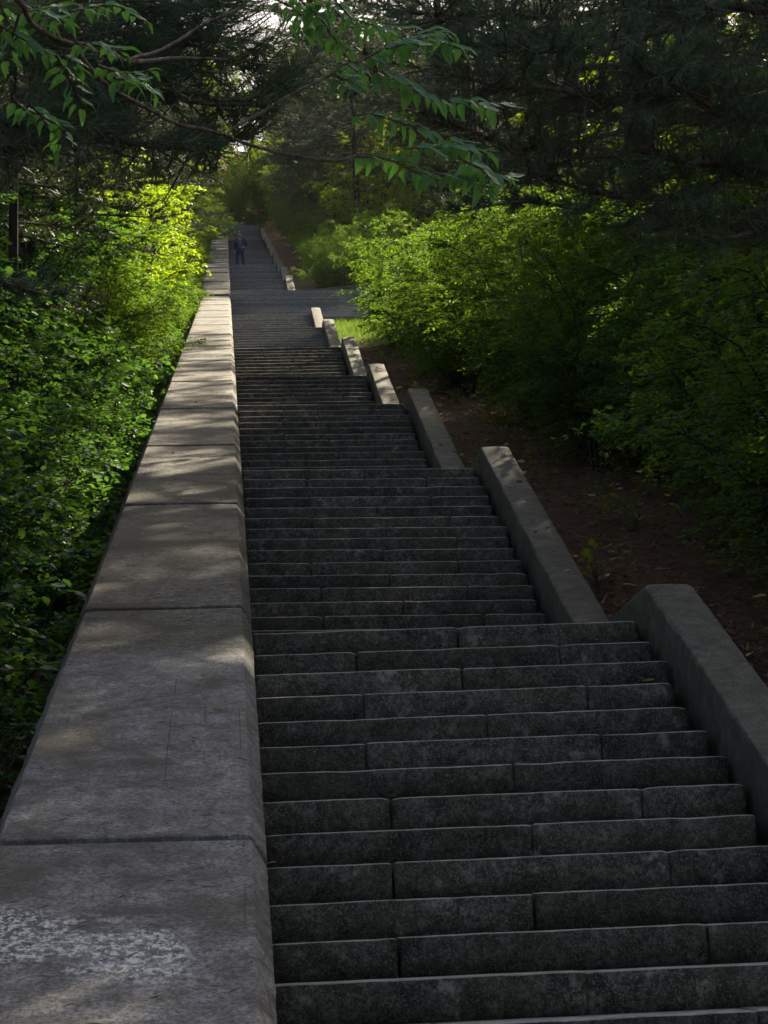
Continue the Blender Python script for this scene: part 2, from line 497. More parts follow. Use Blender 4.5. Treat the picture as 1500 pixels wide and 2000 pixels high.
PINE_L=[ [(-1.64,9.00,3.58),(-1.28,9.17,3.65),(-1.12,9.33,3.73),(-0.95,9.50,3.81),(-0.77,9.67,3.96),(-0.63,9.83,4.06),(-0.37,10.00,4.14),(-0.09,10.17,4.18),(0.07,10.33,4.29),(0.23,10.50,4.47)],
[(-1.63,9.00,3.43),(-1.24,9.21,3.54),(-1.03,9.43,3.63),(-0.79,9.64,3.72),(-0.54,9.86,3.78),(-0.32,10.07,3.83),(-0.07,10.29,3.94),(0.11,10.50,4.08)],
[(-1.64,9.00,3.81),(-1.25,9.25,3.97),(-0.99,9.50,4.10),(-0.68,9.75,4.34),(-0.36,10.00,4.42),(-0.14,10.25,4.56),(0.12,10.50,4.58)],
[(-1.64,9.00,4.05),(-1.25,9.30,4.24),(-0.79,9.60,4.45),(-0.43,9.90,4.51),(-0.14,10.20,4.67),(0.03,10.50,4.90)],
[(-1.64,9.00,4.00),(-1.11,9.30,4.14),(-0.86,9.60,4.06),(-0.56,9.90,4.22),(-0.24,10.20,4.40),(-0.04,10.50,4.44)] ]
# ------------------------------------------------------------------ the stairs: fronts of the landings (distance, height)
W, RUN, RISE = 2.105, 0.299, 0.145
FR = [(11.214, 1.600, 22, .0125), (18.389, 4.077, 17, -.0086), (25.723, 6.513, 17, -.0032), (32.852, 8.781, 16, -.0018),
      (40.251, 11.334, 18, .0036), (48.20, 14.06, 19, 0), (55.0, 16.39, 16, 0), (72.15, 22.40, 41, 0), (78.9, 24.90, 17, 0),
      (85.6, 27.40, 17, 0), (92.35, 29.88, 17, 0), (99.8, 32.70, 19, 0), (107.2, 35.50, 19, 0), (114.65, 38.35, 20, 0),
      (120.6, 40.50, 15, 0), (126.55, 42.76, 15, 0), (132.7, 45.2, 16, 0), (138.85, 47.7, 17, 0)]
ORD = ['nearest', 'second', 'third', 'fourth', 'fifth', 'sixth', 'seventh', 'eighth, very wide', 'ninth', 'tenth', 'eleventh', 'twelfth',
       'thirteenth', 'fourteenth', 'fifteenth', 'sixteenth', 'seventeenth', 'topmost']
WIDE = 7
WORD = 'one two three four five six seven eight nine ten eleven twelve thirteen fourteen fifteen sixteen seventeen eighteen'.split()
BASE0 = (4.9, -1.6)                                    # landing below the nearest flight


def where(Y):
    """which piece of the stairs lies beside this distance"""
    for k, (d, z, n, t) in enumerate(FR):
        bot = d - (n - 1) * RUN
        o = ORD[k].split(',')[0]
        if Y < bot: return "the landing below flight %s" % WORD[k]
        if Y <= d:
            q = (Y - bot) / (d - bot)
            return "flight %s's %s steps" % (WORD[k], ('bottom', 'lower', 'upper', 'top')[min(3, int(q * 4))])
    return 'the far top of the stairs'


_gy, _gz = [-40, 0, 5.5], [-8.0, -2.7, -1.75]
for k, (d, z, n, t) in enumerate(FR):
    _gy.append(d + (1.2 if k != 6 else .4)); _gz.append(z - .15)
    if k == 6: _gy.append(59.5); _gz.append(16.25)
_gy += [147, 165, 200, 420]; _gz += [51.2, 61.0, 78.0, 110.0]


def gbase(Y):
    return np.interp(Y, _gy, _gz)


from mathutils import noise as mnoise


def ground_z(X, Y):
    b = float(gbase(Y))
    if -0.92 < X < W + .2:
        return b - 1.0
    if X > W:
        if X < 7.3 and 59.6 < Y < 72.4:
            return 16.39 + (Y - 59.8) * .485 - .6
        q = min(1.0, (X - W - .25) / 1.2)
        r = .03 * (X - 2.35) + q * .07 * mnoise.noise((X * 1.1, Y * 1.1, 3.1)) + q * .045 * mnoise.noise((X * 4.3, Y * 4.3, 8.0))
        if X < 6.5 and 54.9 < Y <= 59.6:
            r *= .35
        return b + r
    q = min(1.0, (-.95 - X) / 1.2)
    return b - .75 - .10 * (-.95 - X) + q * .12 * mnoise.noise((X * .9, Y * .9, 1.7))


def make_ground():
    xs = np.concatenate([-np.geomspace(90, 3.5, 16), np.linspace(-3.1, -1.05, 6), [-.93, -.91, 0, 1.2, W + .19, W + .21], np.linspace(W + .4, 5.6, 18),
                         np.geomspace(6.0, 100, 22)])
    ys = np.concatenate([np.linspace(-40, 8, 14), np.arange(8.6, 60, .3), [59.58, 59.62], np.arange(60, 145, 1.0), [72.38, 72.42], np.geomspace(146, 420, 20)])
    ys = np.unique(ys)
    v = np.array([(x, y, ground_z(x, y)) for y in ys for x in xs])
    n = len(xs)
    i = np.arange(len(v)).reshape(len(ys), n)
    f = np.stack([i[:-1, :-1], i[:-1, 1:], i[1:, 1:], i[1:, :-1]], -1).reshape(-1, 4)
    mb = MB(); mb.add(v, f)
    tag(link('ground', mb.mesh('ground', M['soil'], True)), kind='structure', label='bare brown woodland floor strewn with pine needles and dead leaves')


make_ground()


def block_mesh(L, depth, h, seg, wob=.004, chipl=0.0, chipr=0.0, mt=None, r=random):
    """one dressed stone: worn nosing, slightly wavy face, chipped ends. Origin at the left end of its nosing."""
    xs = [L * i / seg for i in range(seg + 1)]
    if chipl or chipr or seg > 6:
        xs = sorted(set([0, .012, .03] + [x for x in xs if .05 < x < L - .05] + [L - .03, L - .012, L]))
    ph = r.uniform(0, 100)
    V = []
    for x in xs:
        e = min(x, L - x)
        ch = (chipl if x < L / 2 else chipr) * max(0, 1 - e / .035)
        a = wob * mnoise.noise((x * 3.1 + ph, 0.3, 0)) + wob * .5 * mnoise.noise((x * 11 + ph, 4.2, 0))
        zt = wob * .8 * mnoise.noise((x * 4.0 + ph, 9.1, 0)) + wob * .5 * mnoise.noise((x * 13 + ph, 7.7, 0))
        bv = .0042 + .003 * abs(mnoise.noise((x * 9 + ph, 2.2, 1)))
        e2 = -.004 if e < .006 else 0.0
        if mnoise.noise((x * 5 + ph, 1.1, 6.6)) > .5: ch += .007
        V += [(x, .010 + a + ch * .4, -h - .004), (x, a + ch * .8 - e2, -h * .55), (x, a + ch - e2, -bv + zt - ch * .3), (x, bv + a + ch, zt - ch * .3 + e2), (x, depth, zt * .3), (x, depth, -h - .004)]
    n = len(xs)
    F = []
    for i in range(n - 1):
        for j in range(6):
            a, b = i * 6 + j, i * 6 + (j + 1) % 6
            F.append((a, a + 6, b + 6, b))
    mb = MB(); mb.add(V, F)
    mb.f.append(np.array([[0, 1, 2, 3, 4, 5]])); mb.f.append(np.array([[(n - 1) * 6 + j for j in (5, 4, 3, 2, 1, 0)]]))
    return mb.mesh('step_stone', mt)


def make_flight(k):
    d, z, n, tilt = FR[k]
    wide = 7.0 if k == WIDE else W
    zb = z - n * RISE
    lab = {0: 'nearest flight of dark worn stone steps, filling the foreground', WIDE: 'very wide flight of steps behind the small lawn, eighth from below',
           10: 'flight of steps just below the landing where the person stands', 11: 'shaded flight of steps rising directly behind the standing person',
           17: 'topmost tiny flight of steps under the dark bush at the end'}.get(k, '%s flight of dark stone steps counted up from the foreground' % ORD[k])
    E = empty('stair_flight', (0, d - (n - 1) * RUN, zb), 0, lab, 'stairs', 'flights of the long stone stairway')
    near = k <= 4
    mt = M['step'] if k < 5 else M['far_step']
    if k > 11:                                          # a few pixels: one mesh, the steps still built
        mb = MB()
        for i in range(n):
            box(mb, 0, W, i * RUN, i * RUN + RUN + .05, (i + 1) * RISE - RISE - .02 + .001 * (i % 2), (i + 1) * RISE)
        s = link('steps', mb.mesh('steps', mt), E); s['kind'] = 'stuff'
        return
    shared = {}
    for i in range(n):
        zt = z - (n - 1 - i) * RISE - zb
        y = i * RUN
        if near:
            odd = (n - 1 - i) % 2 == 0
            cuts = [0.0] + ([1.07 + random.uniform(-.06, .05)] if odd else [.53 + random.uniform(-.05, .05), 1.61 + random.uniform(-.05, .05)]) + [W - .015 - random.random() * .05]
        else:
            cuts = [0.0, wide - .01]
        jz, jy = random.uniform(-.004, .004), random.uniform(-.006, .006)
        for a, b in zip(cuts[:-1], cuts[1:]):
            gap = random.choice([.003, .004, .005, .007, .012]) if near else 0
            if near:
                me = block_mesh(b - a - gap, .335, RISE, max(5, int((b - a) * (14 if k < 2 else 7))), .0035 if k < 2 else .003,
                                random.choice([.002, .003, .005, .02]), random.choice([.002, .003, .005, .025]) if b < W - .1 else random.choice([.01, .03, .05]), mt)
            else:
                key = i % 3
                if key not in shared: shared[key] = block_mesh(b - a, .335, RISE, 10, .006, .004, .004, mt)
                me = shared[key]
            o = link('step_stone', me, E, (a, y + jy + random.uniform(-.002, .003), zt + a * tilt + jz + random.uniform(-.0025, .0025)))
            o.rotation_euler = (0, -math.atan(tilt), random.uniform(-.002, .002) if near else 0)
    mb = MB()                                          # rubble core under the stones
    m = (n - 1) * RUN
    v = [(0.01, .06, -.3), (wide - .02, .06, -.3), (wide - .02, .06, -.01), (.01, .06, -.01), (.01, m + .06, (n - 1) * RISE - .02), (wide - .02, m + .06, (n - 1) * RISE - .02),
         (wide - .02, m + .06, -.3), (.01, m + .06, -.3)]
    mb.add(v, [(0, 1, 2, 3), (3, 2, 5, 4), (4, 5, 6, 7), (7, 6, 1, 0)]); mb.f.append(np.array([[0, 3, 4, 7]])); mb.f.append(np.array([[1, 6, 5, 2]]))
    link('rubble_core', mb.mesh('rubble_core', M['fill']), E)


for k in range(len(FR)):
    make_flight(k)


def make_landings():
    y0 = [(-3.0, BASE0[0] + .02, -1.6, W, 0)]
    for k, (d, z, n, t) in enumerate(FR[:-1]):
        nx = FR[k + 1]
        y0.append((d + .27, nx[0] - (nx[2] - 1) * RUN + .05, z - .004, 6.9 if k == 6 else W, t))
    y0.append((FR[-1][0] + .27, FR[-1][0] + 6, FR[-1][1] - .004, W, 0))
    for a, b, z, w, t in y0:
        mb = MB(); box(mb, 0.004, w - .006, 0, b - a, -.35, 0)
        o = link('landing', mb.mesh('landing', M['landing']), None, (0, a, z)); o.rotation_euler = (0, -math.atan(t), 0)
        tag(o, kind='structure')


make_landings()


# ------------------------------------------------------------------ kerb walls on the right, one per flight
def sweep_wall(name, path, x0, x1, depth, mt, parent, bev=.016, jit=.008):
    """wall along Y: path = (y, top z); rounded top edges, faint unevenness"""
    mb = MB(); V = []
    for (y, z) in path:
        j = lambda s: jit * mnoise.noise((y * 2.3, s * 7.7, z)) + jit * .7 * mnoise.noise((y * 9.1, s * 3.7, 1))
        V += [(x0, y, z - depth), (x0 + j(1), y, z - bev * 1.3 + j(2)), (x0 + bev * .35, y, z - bev * .35), (x0 + bev, y, z + j(3)), ((x0 + x1) / 2, y, z + .006 + j(9)), (x1 - bev, y, z + j(4)),
              (x1 - bev * .35, y, z - bev * .35), (x1 + j(5), y, z - bev * 1.3 + j(6)), (x1, y, z - depth)]
    n, m = len(path), 9
    F = [(i * m + j, i * m + m + j, i * m + m + (j + 1) % m, i * m + (j + 1) % m) for i in range(n - 1) for j in range(m)]
    mb.add(V, F)
    mb.f.append(np.array([list(range(m))])); mb.f.append(np.array([[(n - 1) * m + j for j in range(m - 1, -1, -1)]]))
    return link(name, mb.mesh(name, mt), parent)


HW = .187
for k, (d, z, n, t) in enumerate(FR[:17]):
    if k == WIDE: continue
    bot = d - (n - 1) * RUN
    lift = t * W
    tail = 2.3 if k == 0 else .62
    P = []
    y = bot - .30
    while y < d - .02:
        P.append((y, z + lift + HW + (y - d) * RISE / RUN)); y += .09 if k < 3 else (.22 if k < 5 else .9)
    zc = z + lift + HW
    tail = (1.9, .55, .9, .6, .6, .5, .5)[k] if k < 7 else .5
    P += [(d - .01, zc - .004), (d + .05, zc + .012), (d + .12, zc + .014)]          # level end along the landing
    P += [(d + .12 + tail * q, zc + .014 - .03 * q * q) for q in np.linspace(.15, 1, 6)]
    b0 = (W + .125, bot - .3, P[0][1] - .6)
    lab = ('concrete kerb wall with rounded crest at lower right, right of the nearest flight' if k == 0 else
           'low concrete kerb wall right of the %s flight of steps' % ORD[k].split(',')[0])
    me_path = [(yy - b0[1], zz_ - b0[2]) for yy, zz_ in P]
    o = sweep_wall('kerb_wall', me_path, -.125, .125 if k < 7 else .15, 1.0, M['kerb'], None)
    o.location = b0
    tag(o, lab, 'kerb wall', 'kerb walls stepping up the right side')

# low retaining wall at the back of the wide flight
mb = MB()
xs = np.linspace(0, 5.2, 14)
V = []
for x in xs:
    zt = .10 + .085 * x + .01 * mnoise.noise((x * 2, 0, 0))
    V += [(x, 0, -1.2), (x, 0, zt), (x, .28, zt + .01), (x, .28, -1.2)]
F = [(i * 4 + j, i * 4 + 4 + j, i * 4 + 4 + (j + 1) % 4, i * 4 + (j + 1) % 4) for i in range(13) for j in range(4)]
mb.add(V, F); mb.f.append(np.array([[0, 1, 2, 3]])); mb.f.append(np.array([[55, 54, 53, 52]]))
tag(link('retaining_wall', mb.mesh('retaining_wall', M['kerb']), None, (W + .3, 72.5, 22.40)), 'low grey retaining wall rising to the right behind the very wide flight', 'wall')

# ------------------------------------------------------------------ parapet on the left with its coping slabs
PA, PB = -2.0937, .33909
pz = lambda y: PA + PB * y


def coping_slab(parent, y0, y1, base, za, zb, xl=-.88, xr=-.059, ny=36):
    mb = MB(); V = []
    xs = np.linspace(xl, xr, 8)
    ys = np.concatenate([[y0, y0 + .012, y0 + .04], np.linspace(y0 + .1, y1 - .1, ny), [y1 - .04, y1 - .012, y1]])
    for y in ys:
        e = min(y - y0, y1 - y)
        rd = .006 * max(0, 1 - e / .012)
        q = (y - y0) / (y1 - y0)
        zt = za + (zb - za) * q - rd
        er = lambda s: .007 * mnoise.noise((y * 2.6, s, 0)) + .009 * mnoise.noise((y * 17.3, s, 3)) - .030 * max(0, mnoise.noise((y * 5.1, s, 8)) - .28)
        row = [(-.935, y, zt - .32), (-.945 + er(3), y, zt - .11 + er(4)), (xl - .008 + er(5) * .5, y, zt - .010 + er(6) * .4)]
        row += [(x, y, zt + .004 * mnoise.noise((x * 3, y * 2, 0)) + .0025 * mnoise.noise((x * 9, y * 7, 4))) for x in xs]
        row += [(xr + .007 + er(7) * .25, y, zt - .006 + er(7) * .25), (-.004 + er(8) * .5, y, zt - .082 + er(8)), (-.002 + er(9) * .3, y, zt - .13), (-.012, y, zt - .32)]
        V += [(a, b - base[1], c - base[2]) for a, b, c in row]
    m, n = len(row), len(ys)
    F = [(i * m + j, i * m + m + j, i * m + m + (j + 1) % m, i * m + (j + 1) % m) for i in range(n - 1) for j in range(m)]
    mb.add(V, F)
    mb.f.append(np.array([list(range(m))])); mb.f.append(np.array([[(n - 1) * m + j for j in range(m - 1, -1, -1)]]))
    return link('coping_slab', mb.mesh('coping_slab', M['coping']), parent)


def wall_body(parent, path, base, x0=-.93, x1=-.016, depth=2.6):
    mb = MB(); V = []
    for y, z in path:
        V += [(x0, y, z - depth), (x0, y, z), (x1, y, z), (x1, y, z - depth)]
    V = [(a - base[0], b - base[1], c - base[2]) for a, b, c in V]
    n = len(path)
    F = [(i * 4 + j, i * 4 + 4 + j, i * 4 + 4 + (j + 1) % 4, i * 4 + (j + 1) % 4) for i in range(n - 1) for j in range(4)]
    mb.add(V, F); mb.f.append(np.array([[0, 1, 2, 3]])); mb.f.append(np.array([[4 * n - 1, 4 * n - 2, 4 * n - 3, 4 * n - 4]]))
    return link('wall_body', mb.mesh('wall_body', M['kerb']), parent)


JT = [3.0, 7.22, 11.42, 15.68, 19.92, 24.06, 28.4, 32.9, 37.2, 41.5, 45.8, 50.1, 54.4, 58.7, 63.0, 66.9]
pb = (0, 3.0, pz(3.0) - 1.0)
par = empty('parapet_wall', pb, 0, 'broad sloping parapet wall of weathered concrete slabs left of the stairs', 'parapet wall', 'parapet walls left of the stairs')
for i, (a, b) in enumerate(zip(JT[:-1], JT[1:])):
    coping_slab(par, a + .010, b - .009, pb, pz(a) + .013, pz(b) - .005, ny=110 if i < 4 else 20)
wall_body(par, [(3.02, pz(3.02) - .27), (66.88, pz(66.88) - .27)], pb)
# short steeper stretch beside the wide flight
pp = (0, 66.95, pz(66.95) - 1.0)
sz = lambda y: 20.64 + (y - 66.9) * .525
pier = empty('parapet_wall', pp, 0, 'short steep stretch of parapet slabs left of the top of the wide flight', 'parapet wall', 'parapet walls left of the stairs')
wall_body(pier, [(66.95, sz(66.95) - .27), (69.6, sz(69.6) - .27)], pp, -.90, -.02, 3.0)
for a, b in ((66.9, 67.75), (67.75, 69.0), (69.0, 69.65)):
    coping_slab(pier, a + .016, b - .016, pp, sz(a) + .03, sz(b) - .01, ny=6)
up_b = (0, 69.7, 21.0)
upar = empty('parapet_wall', up_b, 0, 'upper parapet wall left of the person, half hidden by leaves', 'parapet wall', 'parapet walls left of the stairs')
ju = list(np.arange(69.72, 140, 4.2))
uz = lambda y: 22.68 + .3725 * (y - 72)
for a, b in zip(ju[:-1], ju[1:]):
    coping_slab(upar, a + .02, b - .02, up_b, uz(a) + .03, uz(b) - .015, ny=5)
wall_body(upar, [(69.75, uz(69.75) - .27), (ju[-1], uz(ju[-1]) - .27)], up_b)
# ------------------------------------------------------------------ vegetation
def shrub_mesh(seed, H, Rr, n_stem, n_twig, n_leaf, L, flat=.8, low=.18):
    """arching stems carrying layered sprays of leaves. Returns (stem mesh, foliage mesh)"""
    r = np.random.default_rng(seed)
    st, lf = MB(), MB()
    P, D, N, LL = [], [], [], []
    for s in range(n_stem):
        az = r.uniform(0, 2 * math.pi)
        out = Rr * r.uniform(.15, 1.0)
        h = H * r.uniform(.55, 1.0) * (1 - .25 * (out / Rr) ** 2)
        q = np.linspace(0, 1, 7)
        bx = np.stack([np.cos(az) * (.08 + out * q ** 1.6), np.sin(az) * (.08 + out * q ** 1.6), h * (1 - (1 - q) ** 1.35)], -1)
        bx += r.normal(0, .04, bx.shape) * q[:, None]
        tube(st, bx, np.linspace(.018, .004, 7) * H / 3, 4, False)
        for w in range(n_twig):
            t = r.uniform(low, 1.0)
            p0 = np.array([np.interp(t, q, bx[:, c]) for c in range(3)])
            a2 = az + r.normal(0, 1.1)
            ln = r.uniform(.3, .75) * (1.15 - .5 * t) * (Rr / 1.3) ** .5
            dr = np.array([math.cos(a2), math.sin(a2), r.uniform(-.1, .45)])
            u = np.linspace(0, 1, 4)
            tw = p0 + np.outer(u, dr) * ln + np.outer(u ** 2, [0, 0, -.28 * ln])
            if w % 2 == 0: tube(st, tw, np.linspace(.005, .002, 4), 3, False)
            k = n_leaf
            uu = r.uniform(.12, 1.02, k)
            pts = p0 + np.outer(uu, dr) * ln + np.outer(uu ** 2, [0, 0, -.28 * ln])
            side = np.where(np.arange(k) % 2 == 0, 1, -1)
            lat = np.array([-dr[1], dr[0], 0])
            d2 = unit(dr * np.array([1, 1, .3]))[None] * r.uniform(.35, 1.0, (k, 1)) + lat[None] * side[:, None] * r.uniform(.5, 1.1, (k, 1)) + np.stack([np.zeros(k), np.zeros(k), r.normal(-.12, .28, k)], -1)
            P.append(pts + r.normal(0, .02, (k, 3))); D.append(d2)
            N.append(np.array([0, 0, 1.0])[None] + r.normal(0, 1 - flat, (k, 3)) * 1.4)
            LL.append(L * r.uniform(.55, 1.25, k))
    P = np.concatenate(P); D = np.concatenate(D); N = np.concatenate(N); LL = np.concatenate(LL)
    add_leaves(lf, P, D, N, LL, 1.15)
    return st, lf


def proto(meshes, nm, kind_parts):
    return [(a.mesh('stem', M['twig']), b.mesh('foliage', mt)) for (a, b), mt in meshes]


SH = [shrub_mesh(11 + i, 3.0, 1.5, 16, 34, 30, .052) for i in range(3)]
SHR = [(a.mesh('stem', M['stem']), b.mesh('foliage', M['shrub_leaf'])) for a, b in SH]
HZ = [shrub_mesh(31 + i, 2.4, 1.15, 11, 18, 14, .095, .72, .10) for i in range(3)]
HZL = [(a.mesh('stem', M['stem']), b.mesh('foliage', M['hazel_leaf'])) for a, b in HZ]
BT = [shrub_mesh(51 + i, 6.5, 2.6, 20, 42, 24, .10, .70, .22) for i in range(2)]
BTL = [(a.mesh('stem', M['stem']), b.mesh('foliage', M['tree_leaf'])) for a, b in BT]


def blocks_light(x, y, h, r):
    """would a plant here stand in one of the sun shafts that reach the ground?"""
    for tx, ty, tz, wd in SHAFTS:
        k = ((x - tx) * sdir.x + (y - ty) * sdir.y) / (sdir.x ** 2 + sdir.y ** 2)
        if k < 0: continue
        dx, dy = tx + k * sdir.x - x, ty + k * sdir.y - y
        if dx * dx + dy * dy < (r + wd) ** 2 and tz + k * sdir.z < ground_z(x, y) + h: return True
    return False


SHAFTS = [(3.5, 31.5, 8.3, -.5), (3.4, 57.5, 16.4, .3), (4.7, 45.5, 17.2, .2), (5.0, 40.5, 15.6, -.3), (-.4, 50, 14.9, -.2), (-.4, 58, 17.6, -.2), (-2.5, 55, 19, .2), (-2.5, 62, 21, .2), (-2.0, 68, 22, .2)]


def plant(name, parts, x, y, s, rz, label, cat, group, names=('stem', 'foliage'), sz=None, dz=-.05):
    E = empty(name, (x, y, ground_z(x, y) + dz), rz, label, cat, group)
    E.scale = (s, s, s if sz is None else sz)
    for nm, me in zip(names, parts):
        o = link(nm, me, E)
        if nm in ('branches', 'needles', 'foliage', 'crown'): o['kind'] = 'stuff'
    return E


rs = random.Random(5)
for row, (x0, st, hh) in enumerate(((4.15, 1.55, .92), (5.5, 1.9, 1.12), (7.3, 2.4, 1.5))):
    y = 11.5 + row * .7
    while y < 57:
        x = x0 + rs.uniform(-.3, .3)
        if blocks_light(x, y, 2.6 * hh, 1.0 * hh + .8): y += .9; continue
        if y > 50.5: x += 2.2 if row == 0 else 1.2
        s = hh * rs.uniform(.85, 1.2)
        plant('shrub', SHR[rs.randrange(3)], x, y, s, rs.uniform(0, 6.28),
              '%s right of %s' % (('leafy edge shrub', 'taller second-row shrub', 'tall back-row shrub')[row], where(y)),
              'shrub', 'shrubs massed on the right bank', sz=s * rs.uniform(.9, 1.15))
        y += st * rs.uniform(.8, 1.2)
for x, y, s in ((6.6, 59.6, 1.15), (6.9, 62.0, 1.2), (3.75, 48.6, .95), (7.9, 64, 1.5), (8.2, 68, 1.4), (4.0, 74.5, 1.0), (3.6, 77, .85), (4.4, 79.5, 1.1), (3.9, 83, 1.0), (5.2, 76, 1.3), (4.2, 88, 1.1),
                (5.0, 92, 1.3), (4.0, 96, 1.1), (4.6, 101, 1.3), (4.0, 106, 1.2), (4.5, 112, 1.4), (4.0, 118, 1.3), (4.4, 125, 1.4), (4.2, 132, 1.4)):
    plant('shrub', SHR[rs.randrange(3)], x, y, s, rs.uniform(0, 6.28), 'green shrub spreading right of ' + where(y), 'shrub', 'shrubs beside the upper flights')

for row, (x0, st, hh) in enumerate(((-1.75, 1.25, .66), (-2.7, 1.4, 1.05), (-3.9, 1.7, 1.55))):
    y = 6.4 + row * .8
    while y < 69:
        x = x0 + rs.uniform(-.22, .22)
        s = hh * rs.uniform(.85, 1.2)
        big = y > 36
        plant('shrub', (SHR if big and row else HZL)[rs.randrange(3)], x, y, s, rs.uniform(0, 6.28),
              '%s left of the parapet beside %s' % (('low broad-leaved shrub', 'second-row broad-leaved shrub', 'tall dim shrub')[row], where(y)),
              'shrub', 'shrubs crowding the left side of the parapet')
        y += st * rs.uniform(.8, 1.2)
for i, (x, y, s) in enumerate(((-1.75, 58.0, .95), (-1.8, 62.5, 1.0), (-1.55, 66.2, .85), (-1.75, 71, .9), (-1.7, 75.5, .9), (-1.6, 80, .9), (-1.8, 86, 1.0), (-1.6, 92, 1.0), (-1.7, 99, 1.1), (-1.7, 107, 1.1), (-1.5, 115, 1.2), (-1.6, 124, 1.3), (-1.5, 133, 1.3))):
    plant('shrub', SHR[i % 3], x, y, s, rs.uniform(0, 6.28), 'leafy shrub leaning on the parapet beside ' + where(y), 'shrub', 'shrubs leaning on the upper parapet')
# the dark bush that closes the stairs at the top
for x, y, s, lb in ((.3, 142.5, 1.2, 'dark round bush closing the view at the top of the stairs'), (2.6, 144, 1.3, 'dark bush right of the stairhead'), (-2.2, 143, 1.3, 'dark bush left of the stairhead'),
                    (.8, 146.5, 1.7, 'taller dark bush behind the stairhead'), (1.9, 141.6, .9, 'small dark bush at the right end of the top landing'), (4.6, 142.6, 1.2, 'dark bush farther right of the stairhead'), (3.4, 147, 1.6, 'tall dark bush behind the right end of the top landing')):
    plant('bush', SHR[1], x, y, s, 1.0 + x, lb, 'bush', 'bushes at the top of the stairs', dz=.6)
for i in range(30):
    x = -16 + 1.25 * i + rs.uniform(-.5, .5); y = 158 + rs.uniform(0, 30)
    if -.6 < x < 4.6: continue
    plant('broadleaf_tree', BTL[i % 2], x, y, rs.uniform(1.3, 1.9), rs.uniform(0, 6.28), 'hazy sunlit broadleaf tree far behind the top of the stairs', 'tree', 'far trees closing the view', ('trunk', 'crown'))
for i, (x, y, s) in enumerate(((6.5, 90, 1.1), (7.5, 97, 1.2), (5.8, 104, 1.1), (7, 111, 1.2), (6.2, 119, 1.2), (7.4, 127, 1.3), (6, 135, 1.3), (10, 100, 1.4), (11, 113, 1.5), (10, 125, 1.5), (-4.5, 84, 1.1), (-4.2, 95, 1.1), (-4.4, 106, 1.2), (-4.2, 118, 1.2), (-4.4, 130, 1.3), (4.6, 141, 1.1), (-3.6, 140, 1.1))):
    plant('broadleaf_tree', BTL[i % 2], x, y, s, rs.uniform(0, 6.28), '%sbroadleaf tree %s of %s' % ('set-back ' if x > 9 else '', 'right' if x > 0 else 'left', where(y)), 'tree', 'broadleaf trees along the upper flights', ('trunk', 'crown'))
for x, y, s, lb in ((-1.6, 150, 1.2, 'left'), (3.2, 151, 1.25, 'right'), (.9, 155, .9, 'middle')):
    plant('broadleaf_tree', BTL[0], x, y, s, x, '%s one of the sunlit trees beyond the stairhead bushes' % lb, 'tree', 'trees beyond the stairhead', ('trunk', 'crown'))

# the biggest leaves of the nearest shrubs on the left, one by one
HL = []
for i in range(3):
    mbl = MB()
    us = np.linspace(0, 1, 7); hw = .40 * np.sin(us ** .8 * math.pi) ** .7; hw[0] = hw[-1] = 0
    V = []
    for u, w_ in zip(us, hw):
        th = .03 * (1 if int(u * 12) % 2 else -1) * (0 < u < 1)
        V += [(u, w_ + th, w_ * (.2 + .1 * i) - .15 * u * u), (u, 0, -.15 * u * u), (u, -w_ - th, w_ * (.25 + .05 * i) - .15 * u * u)]
    mbl.add(V, [(a * 3 + j, a * 3 + j + 1, a * 3 + 4 + j, a * 3 + 3 + j) for a in range(6) for j in range(2)])
    HL.append(mbl.mesh('leaf', M['hazel_leaf'], True))
lr = np.random.default_rng(77)
for x, y, h in ((-1.5, 7.2, .95), (-1.42, 8.6, 1.0), (-1.55, 10.0, .9), (-1.5, 11.4, 1.0), (-1.6, 13.0, 1.1)):
    z0 = ground_z(x, y)
    E = empty('shrub', (x, y, z0), 0, 'low shrub with large toothed leaves against the parapet, beside ' + where(y), 'shrub', 'shrubs crowding the left side of the parapet')
    sb = MB()
    for s in range(7):
        az = lr.uniform(0, 6.28); q = np.linspace(0, 1, 6)
        sx = np.stack([np.cos(az) * .38 * q ** 1.5, np.sin(az) * .45 * q ** 1.5, h * lr.uniform(.7, 1.1) * (1 - (1 - q) ** 1.4)], -1)
        tube(sb, sx, np.linspace(.007, .002, 6), 4, False)
        for k in range(9):
            t = .25 + .75 * (k + .5) / 9
            p = np.array([np.interp(t, q, sx[:, c]) for c in range(3)])
            a2 = az + (1.2 if k % 2 else -1.2) + lr.normal(0, .5)
            d = unit(np.array([math.cos(a2), math.sin(a2), lr.uniform(-.45, .25)]))
            pe = p + d * lr.uniform(.03, .10)
            tube(sb, np.array([p, pe]), .0015, 3, False)
            nrm = unit(np.array([lr.normal(0, .25), lr.normal(-.1, .25), 1.0])); nrm = unit(nrm - d * nrm.dot(d))
            o = link('leaf', HL[lr.integers(3)], E)
            ll = lr.uniform(.06, .115)
            o.matrix_local = Matrix.Translation(Vector(pe)) @ Matrix((tuple(d) + (0,), tuple(np.cross(nrm, d)) + (0,), tuple(nrm) + (0,), (0, 0, 0, 1))).transposed() @ Matrix.Diagonal((ll, ll, ll, 1))
    link('stem', sb.mesh('stem', M['twig']), E)

